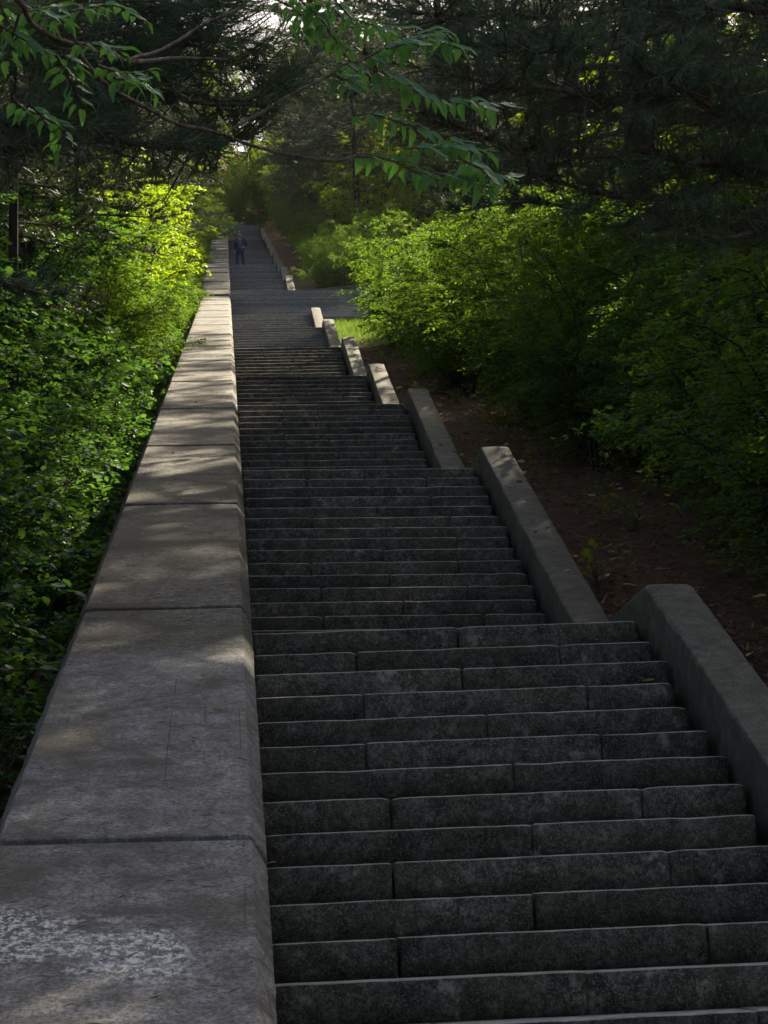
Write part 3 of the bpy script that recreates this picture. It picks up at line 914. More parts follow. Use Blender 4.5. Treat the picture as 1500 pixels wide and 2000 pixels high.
# leafy saplings that fill the dim left side
SAP = [(a.mesh('trunk', M['stem']), b.mesh('crown', M['hazel_leaf'])) for a, b in BT]
for i, (x, y, s) in enumerate(((-3.3, 19.0, .62), (-3.5, 22.6, .72), (-3.3, 26.2, .75), (-3.6, 30.0, .80), (-3.7, 34.2, .82), (-4.0, 38.6, .85), (-5.4, 24.5, .95), (-5.8, 32.0, 1.0), (-3.1, 15.6, .55))):
    plant('sapling', SAP[i % 2], x, y, s, rs.uniform(0, 6.28), 'dim leafy sapling left of ' + where(y) + (', set back' if x < -5 else ''), 'tree', 'saplings left of the parapet', ('trunk', 'crown'))

# broadleaf trees, back-lit on the left and beyond the shrubs on the right
for i, (x, y, s) in enumerate(((-3.0, 51.0, .85), (-2.7, 57, .95), (-4.6, 56, 1.15), (-3.6, 63, 1.05), (-2.9, 69, .95), (-6.4, 60, 1.2), (-5.4, 70, 1.2), (-4.6, 77, 1.1))):
    plant('broadleaf_tree', BTL[i % 2], x, y, s, rs.uniform(0, 6.28), 'back-lit broadleaf tree left of ' + where(y) + (', deeper in the wood' if x < -5 else ''), 'tree', 'broadleaf trees left of the stairs', ('trunk', 'crown'))
for i, (x, y, s) in enumerate(((8.5, 26, 1.0), (9.5, 33, 1.1), (8.6, 40, 1.1), (10.5, 20, 1.1), (12, 29, 1.3), (12, 38, 1.3), (14, 24, 1.3), (15, 33, 1.4))):
    plant('broadleaf_tree', BTL[i % 2], x, y, s, rs.uniform(0, 6.28), 'dim broadleaf tree behind the shrubs right of ' + where(y), 'tree', 'broadleaf trees right of the stairs', ('trunk', 'crown'))


def pine_mesh(seed, H, crown0, Rr, whorl, n_tuft, n_need, wn, trunk_r):
    r = np.random.default_rng(seed)
    tr, br, nd = MB(), MB(), MB()
    q = np.linspace(0, 1, 9)
    lean = r.normal(0, .25, 2)
    ax = np.stack([lean[0] * q ** 2, lean[1] * q ** 2, H * q], -1)
    tube(tr, ax, trunk_r * (1 - .85 * q) + .012, 10)
    P, A = [], []
    h = crown0 * H
    while h < H * .985:
        t = h / H
        R = Rr * (min(1, (t - crown0) / .18 + .55)) * (1 - max(0.0, (t - crown0) / (1 - crown0)) ** 1.8 * .85)
        for b in range(r.integers(3, 6)):
            az = r.uniform(0, 6.283)
            ln = R * r.uniform(.6, 1.1)
            u = np.linspace(0, 1, 6)
            p0 = np.array([np.interp(t, q, ax[:, 0]), np.interp(t, q, ax[:, 1]), h])
            droop = (-.12 if t < .6 else .2)
            bx = p0 + np.outer(u * ln, [math.cos(az), math.sin(az), .12]) + np.outer(u ** 2 * ln, [0, 0, droop]) + np.outer(np.sin(u * 7 + az) * .05 * ln * u, [-math.sin(az), math.cos(az), .4])
            tube(br, bx, np.linspace(.03, .006, 6) * (.6 + ln / 4), 4, False)
            for w in range(n_tuft):
                v = r.uniform(.22, 1.0) ** .8
                pb_ = np.array([np.interp(v, u, bx[:, c]) for c in range(3)])
                a2 = az + r.normal(0, .9)
                tl = r.uniform(.1, .5) * (1.1 - .5 * v) * min(1.3, ln / 1.6)
                dr = np.array([math.cos(a2), math.sin(a2), r.uniform(-.1, .6)])
                pe = pb_ + dr * tl
                if w % 2 == 0: tube(br, np.array([pb_, (pb_ + pe) / 2 + [0, 0, -.02], pe]), [.006, .005, .004], 3, False)
                P.append(pe); A.append(dr + np.array([0, 0, .25]))
                if tl > .3:
                    P.append(pb_ + dr * tl * .55); A.append(dr)
        h += whorl * r.uniform(.7, 1.3)
    add_tufts(nd, np.array(P), np.array(A), n_need, .135, wn, 1.0, r)
    return tr, br, nd


def bare_twigs(mb, H0, H1, n, r):
    for i in range(n):
        h = r.uniform(H0, H1); az = r.uniform(0, 6.28); ln = r.uniform(.4, 1.6)
        u = np.linspace(0, 1, 5)
        tube(mb, np.outer(u * ln, [math.cos(az), math.sin(az), -.1]) + [0, 0, h] + np.outer(np.sin(u * 5 + i) * .06, [.5, .5, 1]), np.linspace(.014, .003, 5), 3, False)


PN = [pine_mesh(71, 13, .24, 3.0, .5, 20, 46, .0105, .17), pine_mesh(72, 14.5, .32, 3.3, .5, 20, 46, .0105, .20), pine_mesh(73, 12, .17, 2.9, .48, 20, 46, .0105, .15)]
_rr = np.random.default_rng(3)
for tr_, br_, nd_ in PN:
    bare_twigs(br_, 2.0, 4.5, 14, _rr)
PNE = [(a.mesh('trunk', M['bark'], True), b.mesh('branches', M['twig']), c.mesh('needles', M['needle'])) for a, b, c in PN]
TALL = pine_mesh(74, 16, .5, 2.8, .5, 20, 46, .0105, .055)
TALL = (TALL[0].mesh('trunk', M['bark'], True), TALL[1].mesh('branches', M['twig']), TALL[2].mesh('needles', M['needle']))
for x, y, lb in ((-2.5, 23.4, 'nearer dark bare pine trunk at the left edge, rising from the shrubs'), (-2.95, 25.6, 'second dark bare pine trunk at the left edge'), (-3.0, 31.0, 'slim bare pine trunk farther back on the left'),
                 (-3.6, 27.0, 'slim dark trunk deep in shade on the left')):
    plant('pine_tree', TALL, x, y, 1.0, x * 3, lb, 'tree', 'bare pine trunks on the left', ('trunk', 'branches', 'needles'))
for x, y, s, lb in ((4.9, 41.2, 1.2, 'lowest'), (5.3, 45.0, 1.25, 'second'), (5.9, 48.6, 1.25, 'third'), (6.3, 51.8, 1.2, 'topmost')):  # added pines: high crowns keep the sun off the left bank
    plant('pine_tree', TALL, x, y, s, x * 3, '%s of four slim pines added among the right-hand shrubs to shade the left side' % lb, 'tree', 'slim pines added to shade the left side', ('trunk', 'branches', 'needles'))
for i, (x, y, s) in enumerate(((12.5, 90, 1.5), (16, 93, 1.6), (19.5, 96, 1.6), (23, 92, 1.6), (14, 101, 1.6), (18, 106, 1.7), (22, 104, 1.7), (10, 95, 1.5), (5.6, 99, 1.4), (6.6, 109, 1.45), (5.2, 118, 1.45), (9, 112, 1.5), (26, 98, 1.7), (13, 112, 1.6))):
    plant('pine_tree', PNE[i % 3], x, y, s, x, 'very tall %s pine closing the sky right of %s' % ('close' if x < 10 else 'distant', where(y)), 'tree', 'tall pines closing the sky', ('trunk', 'branches', 'needles'))
pine_spots = []
for x, y in ((6.3, 38.2), (8.6, 36.5)):  # two more pines added only to shade the left-hand shrubs
    plant('pine_tree', TALL, x, y, 1.2, x, 'tall dark pine added to shade the left side, right of ' + where(y), 'tree', 'pines lining the stairs', ('trunk', 'branches', 'needles'))
for y in np.arange(15, 150, 5.4):
    for side, row, x in (('left', 0, -4.0), ('left', 1, -8.5), ('left', 2, -14), ('right', 0, 5.4), ('right', 1, 9.8), ('right', 2, 14.5), ('right', 2, 20)):
        xx, yy = x + rs.uniform(-.9, .9), y + rs.uniform(-1.6, 1.6) + (3 if row else 0)
        if side == 'right' and 50 < yy < 80 and row == 0: continue
        if side == 'left' and 38 < yy < 66 and row == 0: continue
        if side == 'right' and 57 < yy < 88: continue
        pine_spots.append((side, row, xx, yy))
pine_spots += [('right', 0, 5.6, 40.5), ('left', 0, -4.6, 35), ('left', 0, -3.9, 25.0), ('left', 0, -5.2, 29), ('left', 1, -5.5, 42)]
for i, (side, row, x, y) in enumerate(pine_spots):
    if side == 'right' and blocks_light(x, y, 15, 2.5): continue
    s = rs.uniform(.85, 1.2) * (1.3 if side == 'right' and y < 66 else 1.0)
    plant('pine_tree', PNE[i % 3], x, y, s, rs.uniform(0, 6.28),
          'dark pine %s %s of %s' % (('close', 'set back', 'deep in the wood')[row], side, where(y)), 'tree', 'pines lining the stairs', ('trunk', 'branches', 'needles'))
for x, y in ((-9, 152), (-5, 156), (-3.5, 153), (7, 154), (9.5, 157), (-4, 163), (8.5, 164), (8, 168), (-7, 166), (12, 161)):
    plant('pine_tree', PNE[rs.randrange(3)], x, y, rs.uniform(.9, 1.2), rs.uniform(0, 6.28), 'far pine rising behind the top of the stairs', 'tree', 'pines beyond the top of the stairs', ('trunk', 'branches', 'needles'))
# pines added behind and beside the camera, out of view, to shade the steps
for x, y in ((-4.5, 3), (-7, 9), (5.2, 4), (7.5, 9), (-3.8, -5), (-8, -3), (8, -3), (6.5, 15)):
    plant('pine_tree', PNE[rs.randrange(3)], x, y, 1.0, rs.uniform(0, 6.28), 'pine added out of view near the camera to shade the lower steps', 'tree', 'pines lining the stairs', ('trunk', 'branches', 'needles'))


# ------------------------------------------------------------------ overhanging branches near the camera
def near_pine(loc, trunk_h, trunk_r, branches, label, seed, dens=1.0, wn=.0036, need=46, bare=.45):
    r = np.random.default_rng(seed)
    x, y = loc
    z0 = ground_z(x, y) - .1
    E = empty('pine_tree', (x, y, z0), 0, label, 'tree', 'pines reaching over the stairs')
    off = np.array([x, y, z0])
    mb = MB()
    q = np.linspace(0, 1, 8)
    tube(mb, np.stack([.1 * np.sin(q * 4), .1 * q, trunk_h * q], -1), trunk_r * (1 - .7 * q), 12)
    link('trunk', mb.mesh('trunk', M['bark'], True), E)
    for pts in branches:
        line = smooth_line([(x, y, pts[0][2] - .3)] + list(pts), 5)
        n = len(line)
        b, nd = MB(), MB()
        line = line + np.cumsum(r.normal(0, .008, line.shape), 0)
        tube(b, line - off, np.linspace(.034, .006, n), 6, False)
        P, A = [], []
        seglen = np.linalg.norm(np.diff(line, axis=0), axis=1).sum()
        for i in range(int(seglen * 15 * dens)):
            t = r.uniform(.18, 1.0)
            k = t * (n - 1); a = int(min(k, n - 2)); p0 = line[a] + (line[a + 1] - line[a]) * (k - a)
            fwd = unit(line[a + 1] - line[a])
            lat = unit(np.cross(fwd, [0, 0, 1.0])) * (1 if i % 2 else -1)
            dr = unit(fwd * r.uniform(.2, 1.0) + lat * r.uniform(.2, 1.1) + np.array([0, 0, r.uniform(-.45, .6)]))
            tl = r.uniform(.08, .55) * (1.15 - .5 * t)
            u = np.linspace(0, 1, 4)
            tw = p0 + np.outer(u * tl, dr) + np.outer(u ** 2, [0, 0, r.uniform(-.05, .12)])
            tube(b, tw - off, np.linspace(.006, .0032, 4), 4, False)
            if r.uniform() < bare:
                for w_ in range(2):
                    k0 = tw[1 + w_]; e0 = k0 + unit(r.normal(size=3)) * tl * .45
                    tube(b, np.array([k0, (k0 + e0) / 2 + [0, 0, -.02], e0]) - off, [.003, .0024, .0014], 3, False)
                continue
            P.append(tw[-1] - off); A.append(tw[-1] - tw[-2])
            if tl > .25: P.append(tw[-2] - off); A.append(tw[-1] - tw[-2])
        P.append(line[-1] - off); A.append(line[-1] - line[-2])
        add_tufts(nd, np.array(P), np.array(A), need, .15, wn, 1.0, r)
        bo = link('branch', b.mesh('branch', M['twig'], True), E)
        link('needles', nd.mesh('needles', M['needle_near']), bo)['kind'] = 'stuff'
    return E


near_pine((4.9, 12.2), 9.0, .14, PINE_R, 'dark pine whose low branches fill the upper right of the view', 91, 2.3)
near_pine((-4.6, 9.2), 9.0, .15, PINE_L, 'dark green pine reaching over the parapet at upper left', 92, 2.2)

# the young broadleaf tree whose leaf sprays hang across the stairs
bx0, by0 = -3.3, 5.4
bz0 = ground_z(bx0, by0) - .1
off = np.array([bx0, by0, bz0])
btree = empty('broadleaf_tree', tuple(off), 0, 'young broadleaf tree whose pointed leaf sprays hang across the stairs', 'tree')
mb = MB()
tk = smooth_line([(bx0, by0, bz0), (bx0 + .1, by0, bz0 + 2), (bx0 + .3, by0 + .1, 1.2), (bx0 + .9, by0 + .2, 2.6), (-1.7, 5.55, 3.05), LIMBS[0][0]], 5)
tube(mb, tk - off, np.linspace(.05, .0125, len(tk)), 9)
link('trunk', mb.mesh('trunk', M['twig'], True), btree)
LEAF = []
for i in range(4):
    mbl = MB()
    us = np.linspace(0, 1, 9)
    hw = .235 * np.sin(us ** .72 * math.pi) ** .85 * (1 - .25 * us); hw[0] = hw[-1] = 0
    curl = -.14 * us ** 2 * (1 + i * .8) + .03 * np.sin(us * 9 + i)
    V = []
    for u, w_, c in zip(us, hw, curl):
        tooth = .012 * (1 if int(u * 16) % 2 else -1) * (0 < u < 1)
        V += [(u, w_ + tooth, c + w_ * (.22 + .1 * i)), (u, w_ * .5, c + w_ * .08 + .01), (u, 0, c), (u, -w_ * .5, c + w_ * .08 + .01), (u, -w_ - tooth, c + w_ * (.22 + .05 * i))]
    F = [(a * 5 + j, a * 5 + j + 1, a * 5 + 6 + j, a * 5 + 5 + j) for a in range(8) for j in range(4)]
    mbl.add(V, F)
    LEAF.append(mbl.mesh('leaf', M['spray_leaf'], True))
mr = np.random.default_rng(17)


def leafy_branch(lines, twigs, r_big, L):
    b = MB()
    for i, ln in enumerate(lines):
        sl = smooth_line(ln, 4)
        tube(b, sl - off, np.linspace(r_big if i == 0 else r_big * .75, .005, len(sl)) if i else np.linspace(r_big, r_big * .7, len(sl)), 7, False)
    bo = link('branch', b.mesh('branch', M['twig'], True), btree)
    tb = MB()
    for tw in twigs:
        sl = smooth_line(tw, 5)
        tube(tb, sl - off, np.linspace(.0045, .0016, len(sl)), 4, False)
        seg = np.linalg.norm(np.diff(sl, axis=0), axis=1); cum = np.concatenate([[0], np.cumsum(seg)])
        s, k = .03, 0
        while s < cum[-1] + .005:
            p = np.array([np.interp(s, cum, sl[:, c]) for c in range(3)])
            a = min(np.searchsorted(cum, s), len(sl) - 1); fwd = unit(sl[a] - sl[max(a - 1, 0)])
            lat = unit(np.cross(fwd, [0, 0, 1])) * (1 if k % 2 else -1)
            last = s > cum[-1] - .03
            d = unit(fwd * (1.0 if last else mr.uniform(.35, .8)) + lat * (0 if last else mr.uniform(.4, .95)) + np.array([0, 0, mr.uniform(-.6, .12)]))
            nrm = unit(np.array([mr.normal(0, .4), mr.normal(-.75, .4), 1.0])); nrm = unit(nrm - d * nrm.dot(d))
            ll = L * mr.uniform(.7, 1.25)
            Mx = Matrix((tuple(d) + (0,), tuple(np.cross(nrm, d)) + (0,), tuple(nrm) + (0,), (0, 0, 0, 1))).transposed()
            o = link('leaf', LEAF[mr.integers(4)], bo)
            st_ = p + d * .012
            tube(tb, np.array([p, st_]) - off, [.0014, .001], 3, False)
            o.matrix_local = Matrix.Translation(Vector(st_ - off)) @ Mx @ Matrix.Diagonal((ll, ll * mr.uniform(.85, 1.25), ll, 1))
            s += .0195 * mr.uniform(.8, 1.25); k += 1
    link('twigs', tb.mesh('twigs', M['twig']), bo)


leafy_branch([LIMBS[0], LIMBS[1], LIMBS[2]], TWIGS_L, .0105, .060)
leafy_branch([LIMBS[3], LIMBS[4]], TWIGS_R, .0078, .072)
# ------------------------------------------------------------------ ground cover, fallen leaves, small plants
def scatter_litter():
    r = np.random.default_rng(23)
    mb = MB()
    n = 60000
    Y = 12 + 40 * r.uniform(0, 1, n) ** 1.6
    X = W + .3 + r.uniform(0, 1, n) ** 1.2 * 3.4
    Z = np.array([ground_z(x, y) for x, y in zip(X, Y)])
    az = r.uniform(0, 6.28, n); L = r.uniform(.04, .13, n)
    d = np.stack([np.cos(az), np.sin(az), r.normal(.33 * np.sin(az), .18)], -1)
    s = np.stack([-np.sin(az), np.cos(az), np.zeros(n)], -1) * (.003 + .009 * (r.uniform(0, 1, n) < .12))[:, None]
    big = r.uniform(0, 1, n) < .006
    L = np.where(big, r.uniform(.2, .55, n), L); s = np.where(big[:, None], s * 1.6, s)
    P = np.stack([X, Y, Z + .026], -1)
    v = np.stack([P - s, P + s, P + d * L[:, None]], 1).reshape(-1, 3)
    mb.add(v, np.arange(n * 3).reshape(-1, 3))
    tag(link('needle_litter', mb.mesh('needle_litter', M['litter'])), 'brown carpet of fallen pine needles beside the kerb walls', 'pine needles', kind='stuff')


scatter_litter()


def parapet_litter():
    r = np.random.default_rng(37)
    mb = MB()
    n = 260
    Y = 4.5 + 30 * r.uniform(0, 1, n) ** 1.5; X = r.uniform(-.86, -.08, n); az = r.uniform(0, 6.28, n)
    L = r.uniform(.03, .075, n)
    P = np.stack([X, Y, PA + PB * Y + .014], -1)
    d = np.stack([np.cos(az), np.sin(az), PB * np.sin(az)], -1); s = np.stack([-np.sin(az), np.cos(az), PB * np.cos(az)], -1) * .0010
    mid = P + d * L[:, None] * .5 + s * 2 + [0, 0, .004]
    mb.add(np.stack([P - s, P + s, mid, P + d * L[:, None]], 1).reshape(-1, 3), np.arange(n * 4).reshape(-1, 4))
    tag(link('needle_litter', mb.mesh('needle_litter', M['litter'])), 'a few dry pine needles lying on the parapet top', 'pine needles', kind='stuff')


parapet_litter()


def grass_patch():
    r = np.random.default_rng(29)
    mb = MB()
    n = 22000
    X = 2.40 + r.uniform(0, 1, n) * 2.6; Y = 48.5 + r.uniform(0, 1, n) * 11.1
    keep = r.uniform(0, 1, n) < np.clip((Y - 48.5) / 4.5, .05, 1)
    X, Y = X[keep], Y[keep]; n = len(X)
    Z = np.array([ground_z(x, y) for x, y in zip(X, Y)])
    L = r.uniform(.08, .22, n); az = r.uniform(0, 6.28, n)
    s = np.stack([np.cos(az), np.sin(az), 0 * az], -1) * .006
    P = np.stack([X, Y, Z - .01], -1)
    tip = P + np.stack([r.normal(0, .4, n) * L, r.normal(0, .4, n) * L, L], -1)
    mb.add(np.stack([P - s, P + s, tip], 1).reshape(-1, 3), np.arange(n * 3).reshape(-1, 3))
    tag(link('grass', mb.mesh('grass', M['grass'])), 'sunlit green grass patch before the wide flight', 'grass', kind='stuff')


grass_patch()

FL = []
for i in range(3):
    mbl = MB()
    us = np.linspace(0, 1, 6); hw = .33 * np.sin(us * math.pi) ** .8; hw[0] = hw[-1] = 0
    V = []
    for u, w_ in zip(us, hw):
        V += [(u - .5, w_, .25 * w_ + .1 * (u - .5) ** 2 * i), (u - .5, 0, .12 * abs(u - .5)), (u - .5, -w_, .35 * w_ * (i + 1) / 3)]
    mbl.add(V, [(a * 3 + j, a * 3 + j + 1, a * 3 + 4 + j, a * 3 + 3 + j) for a in range(5) for j in range(2)])
    FL.append(mbl.mesh('fallen_leaf', M['dead_leaf']))
rl = random.Random(41)
for i in range(260):
    y = 12.5 + 30 * rl.random() ** 1.3; x = W + .4 + 3.0 * rl.random() ** 1.3
    o = link('fallen_leaf', FL[i % 3], None, (x, y, ground_z(x, y) + .055))
    s = rl.uniform(.06, .135); o.scale = (s, s * rl.uniform(.6, 1), s)
    o.rotation_euler = (rl.uniform(-.4, .4) + .3, rl.uniform(-.4, .4), rl.uniform(0, 6.28))
    tag(o, 'pale yellow fallen leaf on the brown earth right of ' + where(y), 'fallen leaf', 'fallen yellow leaves on the bare earth')
for (k, u, dx) in ((0, .62, .05), (0, .22, -.03), (0, .30, .06), (1, .25, .02), (1, .45, -.05), (1, .47, .05), (1, .75, .04), (1, .72, -.05), (2, .2, .05), (2, .4, -.03), (2, .7, .04), (2, .85, 0)):
    d, z, n, t = FR[k]; bot = d - (n - 1) * RUN
    y = bot + u * (d - bot)
    o = link('fallen_leaf', FL[k], None, (W + .125 + dx, y, z + t * W + HW + (y - d) * RISE / RUN + .012))
    o.scale = (.055, .05, .05); o.rotation_euler = (.45, 0, rl.uniform(0, 6))
    tag(o, 'small fallen leaf lying on the kerb wall of the %s flight' % ORD[k], 'fallen leaf', 'fallen leaves on the kerb walls')
for (y, x) in ((21.5, -.45), (19.2, -.62), (17.2, -.55), (24.8, -.5), (15.9, -.45)):
    o = link('fallen_leaf', FL[0], None, (x, y, pz(y) + .012)); o.scale = (.07, .05, .05); o.rotation_euler = (.32, 0, rl.uniform(0, 6))
    tag(o, 'pale fallen leaf on the parapet top level with ' + where(y), 'fallen leaf', 'fallen leaves on the parapet')
for (k, i, x) in ((0, 1, 1.78), (0, 3, 1.92), (1, 6, 1.55), (0, 9, .03)):
    d, z, n, t = FR[k]
    o = link('fallen_leaf', FL[1], None, (x, d - i * RUN + .04, z - i * RISE + t * x + .02)); o.scale = (.06, .05, .05); o.rotation_euler = (.2, .1, rl.uniform(0, 6))
    tag(o, 'brown fallen leaf on step %s from the top of the %s flight' % (('one', 'two', 'three', 'four', 'five', 'six', 'seven', 'eight', 'nine', 'ten')[i], ORD[k]), 'fallen leaf', 'fallen leaves on the steps')

WD = []
for i in range(3):
    r = np.random.default_rng(61 + i)
    mb = MB(); k = 46
    az = r.uniform(0, 6.28, k); rad = r.uniform(0, .22, k)
    P = np.stack([np.cos(az) * rad, np.sin(az) * rad, r.uniform(.04, .26, k)], -1)
    add_leaves(mb, P, np.stack([np.cos(az), np.sin(az), r.uniform(-.2, .5, k)], -1), np.array([[0, 0, 1.0]]) + r.normal(0, .3, (k, 3)), r.uniform(.035, .08, k), 1.0)
    sb = MB()
    for j in range(0, k, 3): tube(sb, np.array([[0, 0, 0], P[j] * .5 + [0, 0, .02], P[j]]), .003, 3, False)
    WD.append((sb.mesh('stem', M['twig']), mb.mesh('foliage', M['weed'])))
for i in range(46):
    y = 12.5 + 36 * rl.random(); x = 3.0 + 1.2 * rl.random() + (.25 if y < 20 else 0)
    if i < 6: x = W + .36 + .1 * rl.random(); y = 11.9 + i * 3.4
    plant('weed', WD[i % 3], x, y, rl.uniform(.6, 1.3), rl.uniform(0, 6.28), 'small green weed on the earth right of ' + where(y), 'weed', 'weeds on the bare earth', dz=-.01)
plant('weed', WD[0], 3.75, 27.5, 1.3, 0, 'sunlit yellow-green weed beside the bright patch of earth', 'weed', 'weeds on the bare earth', dz=0)


# ------------------------------------------------------------------ the person
def skin_body(name, joints, edges, mt, parent, sub=1):
    """continuous skinned figure: joints = {name: (x, y, z, r)}"""
    keys = list(joints)
    me = bpy.data.meshes.new(name)
    me.from_pydata([joints[k][:3] for k in keys], [(keys.index(a), keys.index(b)) for a, b in edges], [])
    o = bpy.data.objects.new(name, me); C.objects.link(o)
    md = o.modifiers.new('skin', 'SKIN')
    for i, k in enumerate(keys):
        r = joints[k][3]
        me.skin_vertices[0].data[i].radius = r if isinstance(r, tuple) else (r, r)
        me.skin_vertices[0].data[i].use_root = (i == 0)
    s = o.modifiers.new('sub', 'SUBSURF'); s.levels = s.render_levels = sub
    dg = bpy.context.evaluated_depsgraph_get(); dg.update()
    m2 = bpy.data.meshes.new_from_object(o.evaluated_get(dg)); m2.name = name
    m2.polygons.foreach_set('use_smooth', np.ones(len(m2.polygons), dtype=bool))
    bpy.data.objects.remove(o)
    m2.materials.clear(); m2.materials.append(mt)
    return link(name, m2, parent)


M['skin'] = plain('skin', (.36, .17, .11), .55, .1)
M['jacket'] = plain('dark_jacket', (.018, .020, .034), .8, .2)
M['vest'] = plain('blue_grey_shirt', (.05, .068, .15), .8, .15)
M['jeans'] = plain('blue_jeans', (.018, .030, .08), .85, .25, 60)
M['cap'] = plain('black_cap', (.012, .012, .016), .8, .2)
M['badge'] = plain('white_badge', (.75, .75, .75), .5, .05)
M['shoe'] = plain('dark_shoe', (.015, .014, .014), .7, .2)
M['eye'] = plain('eye', (.05, .04, .035), .3, .1)
M['beard'] = plain('beard', (.06, .03, .022), .9, .2)
px_, py_ = .50, 92.98
per = empty('person', (px_, py_, 29.876), 0, 'person in dark cap, navy jacket and jeans standing on the upper stairs, hand on hip', 'person')
J = dict(pelvis=(0, 0, .92, .13), waist=(0, 0, 1.05, .125), chest=(0, 0, 1.28, (.16, .12)), neck=(0, 0, 1.46, .055), jaw=(0, -.015, 1.54, .07), skull=(0, -.005, 1.64, (.078, .092)), crown=(0, .005, 1.715, .05),
         shl=(.18, 0, 1.39, .062), ell=(.31, .03, 1.15, .042), wrl=(.20, -.07, 1.01, .03), hal=(.165, -.11, .985, .034),
         shr=(-.18, 0, 1.39, .062), elr=(-.225, .02, 1.12, .042), wrr=(-.23, -.03, .87, .03), har=(-.23, -.04, .79, .034),
         hil=(.10, 0, .86, .095), knl=(.125, -.01, .48, .062), anl=(.135, .02, .09, .042), tol=(.15, -.12, .04, .035),
         hir=(-.10, 0, .86, .095), knr=(-.12, -.01, .48, .062), anr=(-.125, .02, .09, .042), tor=(-.14, -.12, .04, .035))
ED = [('pelvis', 'waist'), ('waist', 'chest'), ('chest', 'neck'), ('neck', 'jaw'), ('jaw', 'skull'), ('skull', 'crown'), ('chest', 'shl'), ('shl', 'ell'), ('ell', 'wrl'), ('wrl', 'hal'),
      ('chest', 'shr'), ('shr', 'elr'), ('elr', 'wrr'), ('wrr', 'har'), ('pelvis', 'hil'), ('hil', 'knl'), ('knl', 'anl'), ('anl', 'tol'), ('pelvis', 'hir'), ('hir', 'knr'), ('knr', 'anr'), ('anr', 'tor')]
for s, hx in (('l', (.165, -.11, .985)), ('r', (-.23, -.04, .79))):
    sg = 1 if s == 'r' else -1
    for q, (dx, ln) in enumerate(((-.027, .062), (-.009, .072), (.009, .068), (.027, .052))):
        if s == 'r':
            a = (hx[0], hx[1] + dx, hx[2] - .05); b = (hx[0] + .01, hx[1] + dx, hx[2] - .05 - ln * .6); c = (hx[0] + .028, hx[1] + dx, hx[2] - .05 - ln)
        else:
            a = (hx[0] - .035, hx[1] - .03, hx[2] + dx); b = (hx[0] - .07, hx[1] - .03, hx[2] + dx - .01); c = (hx[0] - .07 - ln * .5, hx[1] - .01, hx[2] + dx - .02)
        for nm, pt in (('a', a), ('b', b), ('c', c)): J['f%s%d%s' % (s, q, nm)] = pt + (.0085,)
        ED += [('ha' + s, 'f%s%da' % (s, q)), ('f%s%da' % (s, q), 'f%s%db' % (s, q)), ('f%s%db' % (s, q), 'f%s%dc' % (s, q))]
    J['t' + s] = (hx[0] + (.0 if s == 'r' else -.01), hx[1] - .05, hx[2] + (-.01 if s == 'r' else .035), .010)
    J['u' + s] = (hx[0] + (.01 if s == 'r' else -.02), hx[1] - .06, hx[2] + (-.045 if s == 'r' else .06), .009)
    ED += [('ha' + s, 't' + s), ('t' + s, 'u' + s)]
skin_body('body', J, ED, M['skin'], per)
G = lambda k, r: J[k][:3] + (r,)
skin_body('jacket', dict(hem=(0, 0, .86, (.185, .15)), waist=G('waist', (.175, .145)), chest=(0, 0, 1.27, (.195, .15)), col=(0, .01, 1.43, .085), shl=G('shl', .082), ell=G('ell', .062), wrl=(.212, -.06, 1.02, .046),
                         shr=G('shr', .082), elr=G('elr', .062), wrr=(-.23, -.025, .89, .046)),
          [('waist', 'hem'), ('waist', 'chest'), ('chest', 'col'), ('chest', 'shl'), ('shl', 'ell'), ('ell', 'wrl'), ('chest', 'shr'), ('shr', 'elr'), ('elr', 'wrr')], M['jacket'], per)
skin_body('shirt_front', dict(a=(0, -.075, .90, (.125, .10)), b=(0, -.085, 1.08, (.12, .098)), c=(0, -.085, 1.27, (.125, .098)), d=(0, -.05, 1.40, (.07, .07))), [('a', 'b'), ('b', 'c'), ('c', 'd')], M['vest'], per)
skin_body('trousers', dict(p=(0, 0, .90, (.165, .135)), hil=G('hil', .112), knl=G('knl', .084), anl=(.135, .02, .07, .075), hir=G('hir', .112), knr=G('knr', .084), anr=(-.125, .02, .07, .075)),
          [('p', 'hil'), ('hil', 'knl'), ('knl', 'anl'), ('p', 'hir'), ('hir', 'knr'), ('knr', 'anr')], M['jeans'], per)
for s in ('l', 'r'):
    x = J['an' + s][0]
    skin_body('shoe', dict(h=(x, .05, .045, (.05, .045)), m=(x * 1.03, -.05, .04, (.052, .04)), t=(x * 1.08, -.15, .034, (.045, .032))), [('h', 'm'), ('m', 't')], M['shoe'], per)
cap = skin_body('cap', dict(a=(0, .005, 1.685, (.098, .108)), b=(0, .01, 1.745, (.08, .088))), [('a', 'b')], M['cap'], per)
skin_body('visor', dict(a=(0, -.09, 1.685, (.075, .016)), b=(0, -.15, 1.675, (.055, .010))), [('a', 'b')], M['cap'], cap)
mb = MB(); box(mb, -.026, .026, -.122, -.112, 1.70, 1.735)
link('cap_badge', mb.mesh('cap_badge', M['badge']), cap)
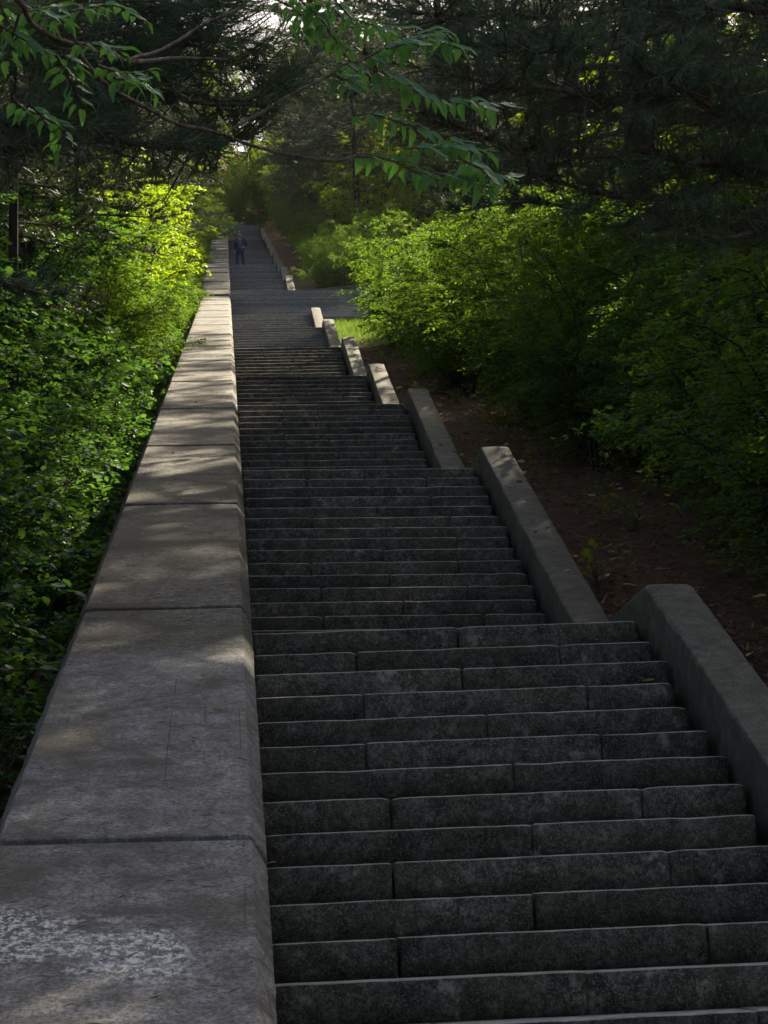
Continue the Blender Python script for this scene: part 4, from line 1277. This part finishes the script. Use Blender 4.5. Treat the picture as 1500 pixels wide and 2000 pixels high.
for sx in (-.03, .03):
    mb = MB(); tube(mb, np.array([(sx, -.088, 1.625), (sx, -.099, 1.625)]), .011, 8)
    link('eye', mb.mesh('eye', M['eye']), per)
    mb = MB(); tube(mb, np.array([(sx * 2.75, .01, 1.585), (sx * 3.0, .012, 1.61), (sx * 2.9, .012, 1.645)]), [.010, .017, .012], 6)
    link('ear', mb.mesh('ear', M['skin']), per)
mb = MB(); tube(mb, np.array([(0, -.090, 1.63), (0, -.108, 1.595), (0, -.09, 1.582)]), [.010, .017, .008], 6)
link('nose', mb.mesh('nose', M['skin'], True), per)
skin_body('beard', dict(a=(-.05, -.045, 1.545, .030), b=(0, -.075, 1.52, .032), c=(.05, -.045, 1.545, .030)), [('b', 'a'), ('b', 'c')], M['beard'], per)
mb = MB(); tube(mb, np.array([(-.025, -.098, 1.556), (0, -.108, 1.553), (.025, -.098, 1.556)]), [.004, .007, .004], 6)
link('mouth', mb.mesh('mouth', plain('lips', (.22, .07, .06), .5, .1)), per)

# ------------------------------------------------------------------ look-alikes that share a spot: say which of them is meant
byl = {}
for o in S.objects:
    if o.parent is None and 'label' in o and 'category' in o: byl.setdefault(o['label'], []).append(o)
for lb, os_ in byl.items():
    if len(os_) in (2, 3) and os_[0]['category'] in ('shrub', 'tree', 'weed', 'bush'):
        os_.sort(key=lambda o: o.location.y)
        for o, w_ in zip(os_, ('nearer', 'farther') if len(os_) == 2 else ('nearest', 'middle', 'farthest')):
            o['label'] = w_ + ' ' + lb

# ------------------------------------------------------------------ thin woodland haze
hm = bpy.data.materials.new('haze'); hm.use_nodes = True
hn = hm.node_tree
hn.nodes.remove(hn.nodes['Principled BSDF'])
pv = hn.nodes.new('ShaderNodeVolumePrincipled')
pv.inputs['Color'].default_value = (.93, .95, .97, 1)
pv.inputs['Density'].default_value = .00006
pv.inputs['Anisotropy'].default_value = .35
hn.links.new(pv.outputs[0], hn.nodes['Material Output'].inputs['Volume'])
mb = MB(); box(mb, -104, 112, -44, 432, -30, 125)
tag(link('haze', mb.mesh('haze', hm)), 'thin pale haze between the trees', kind='stuff')
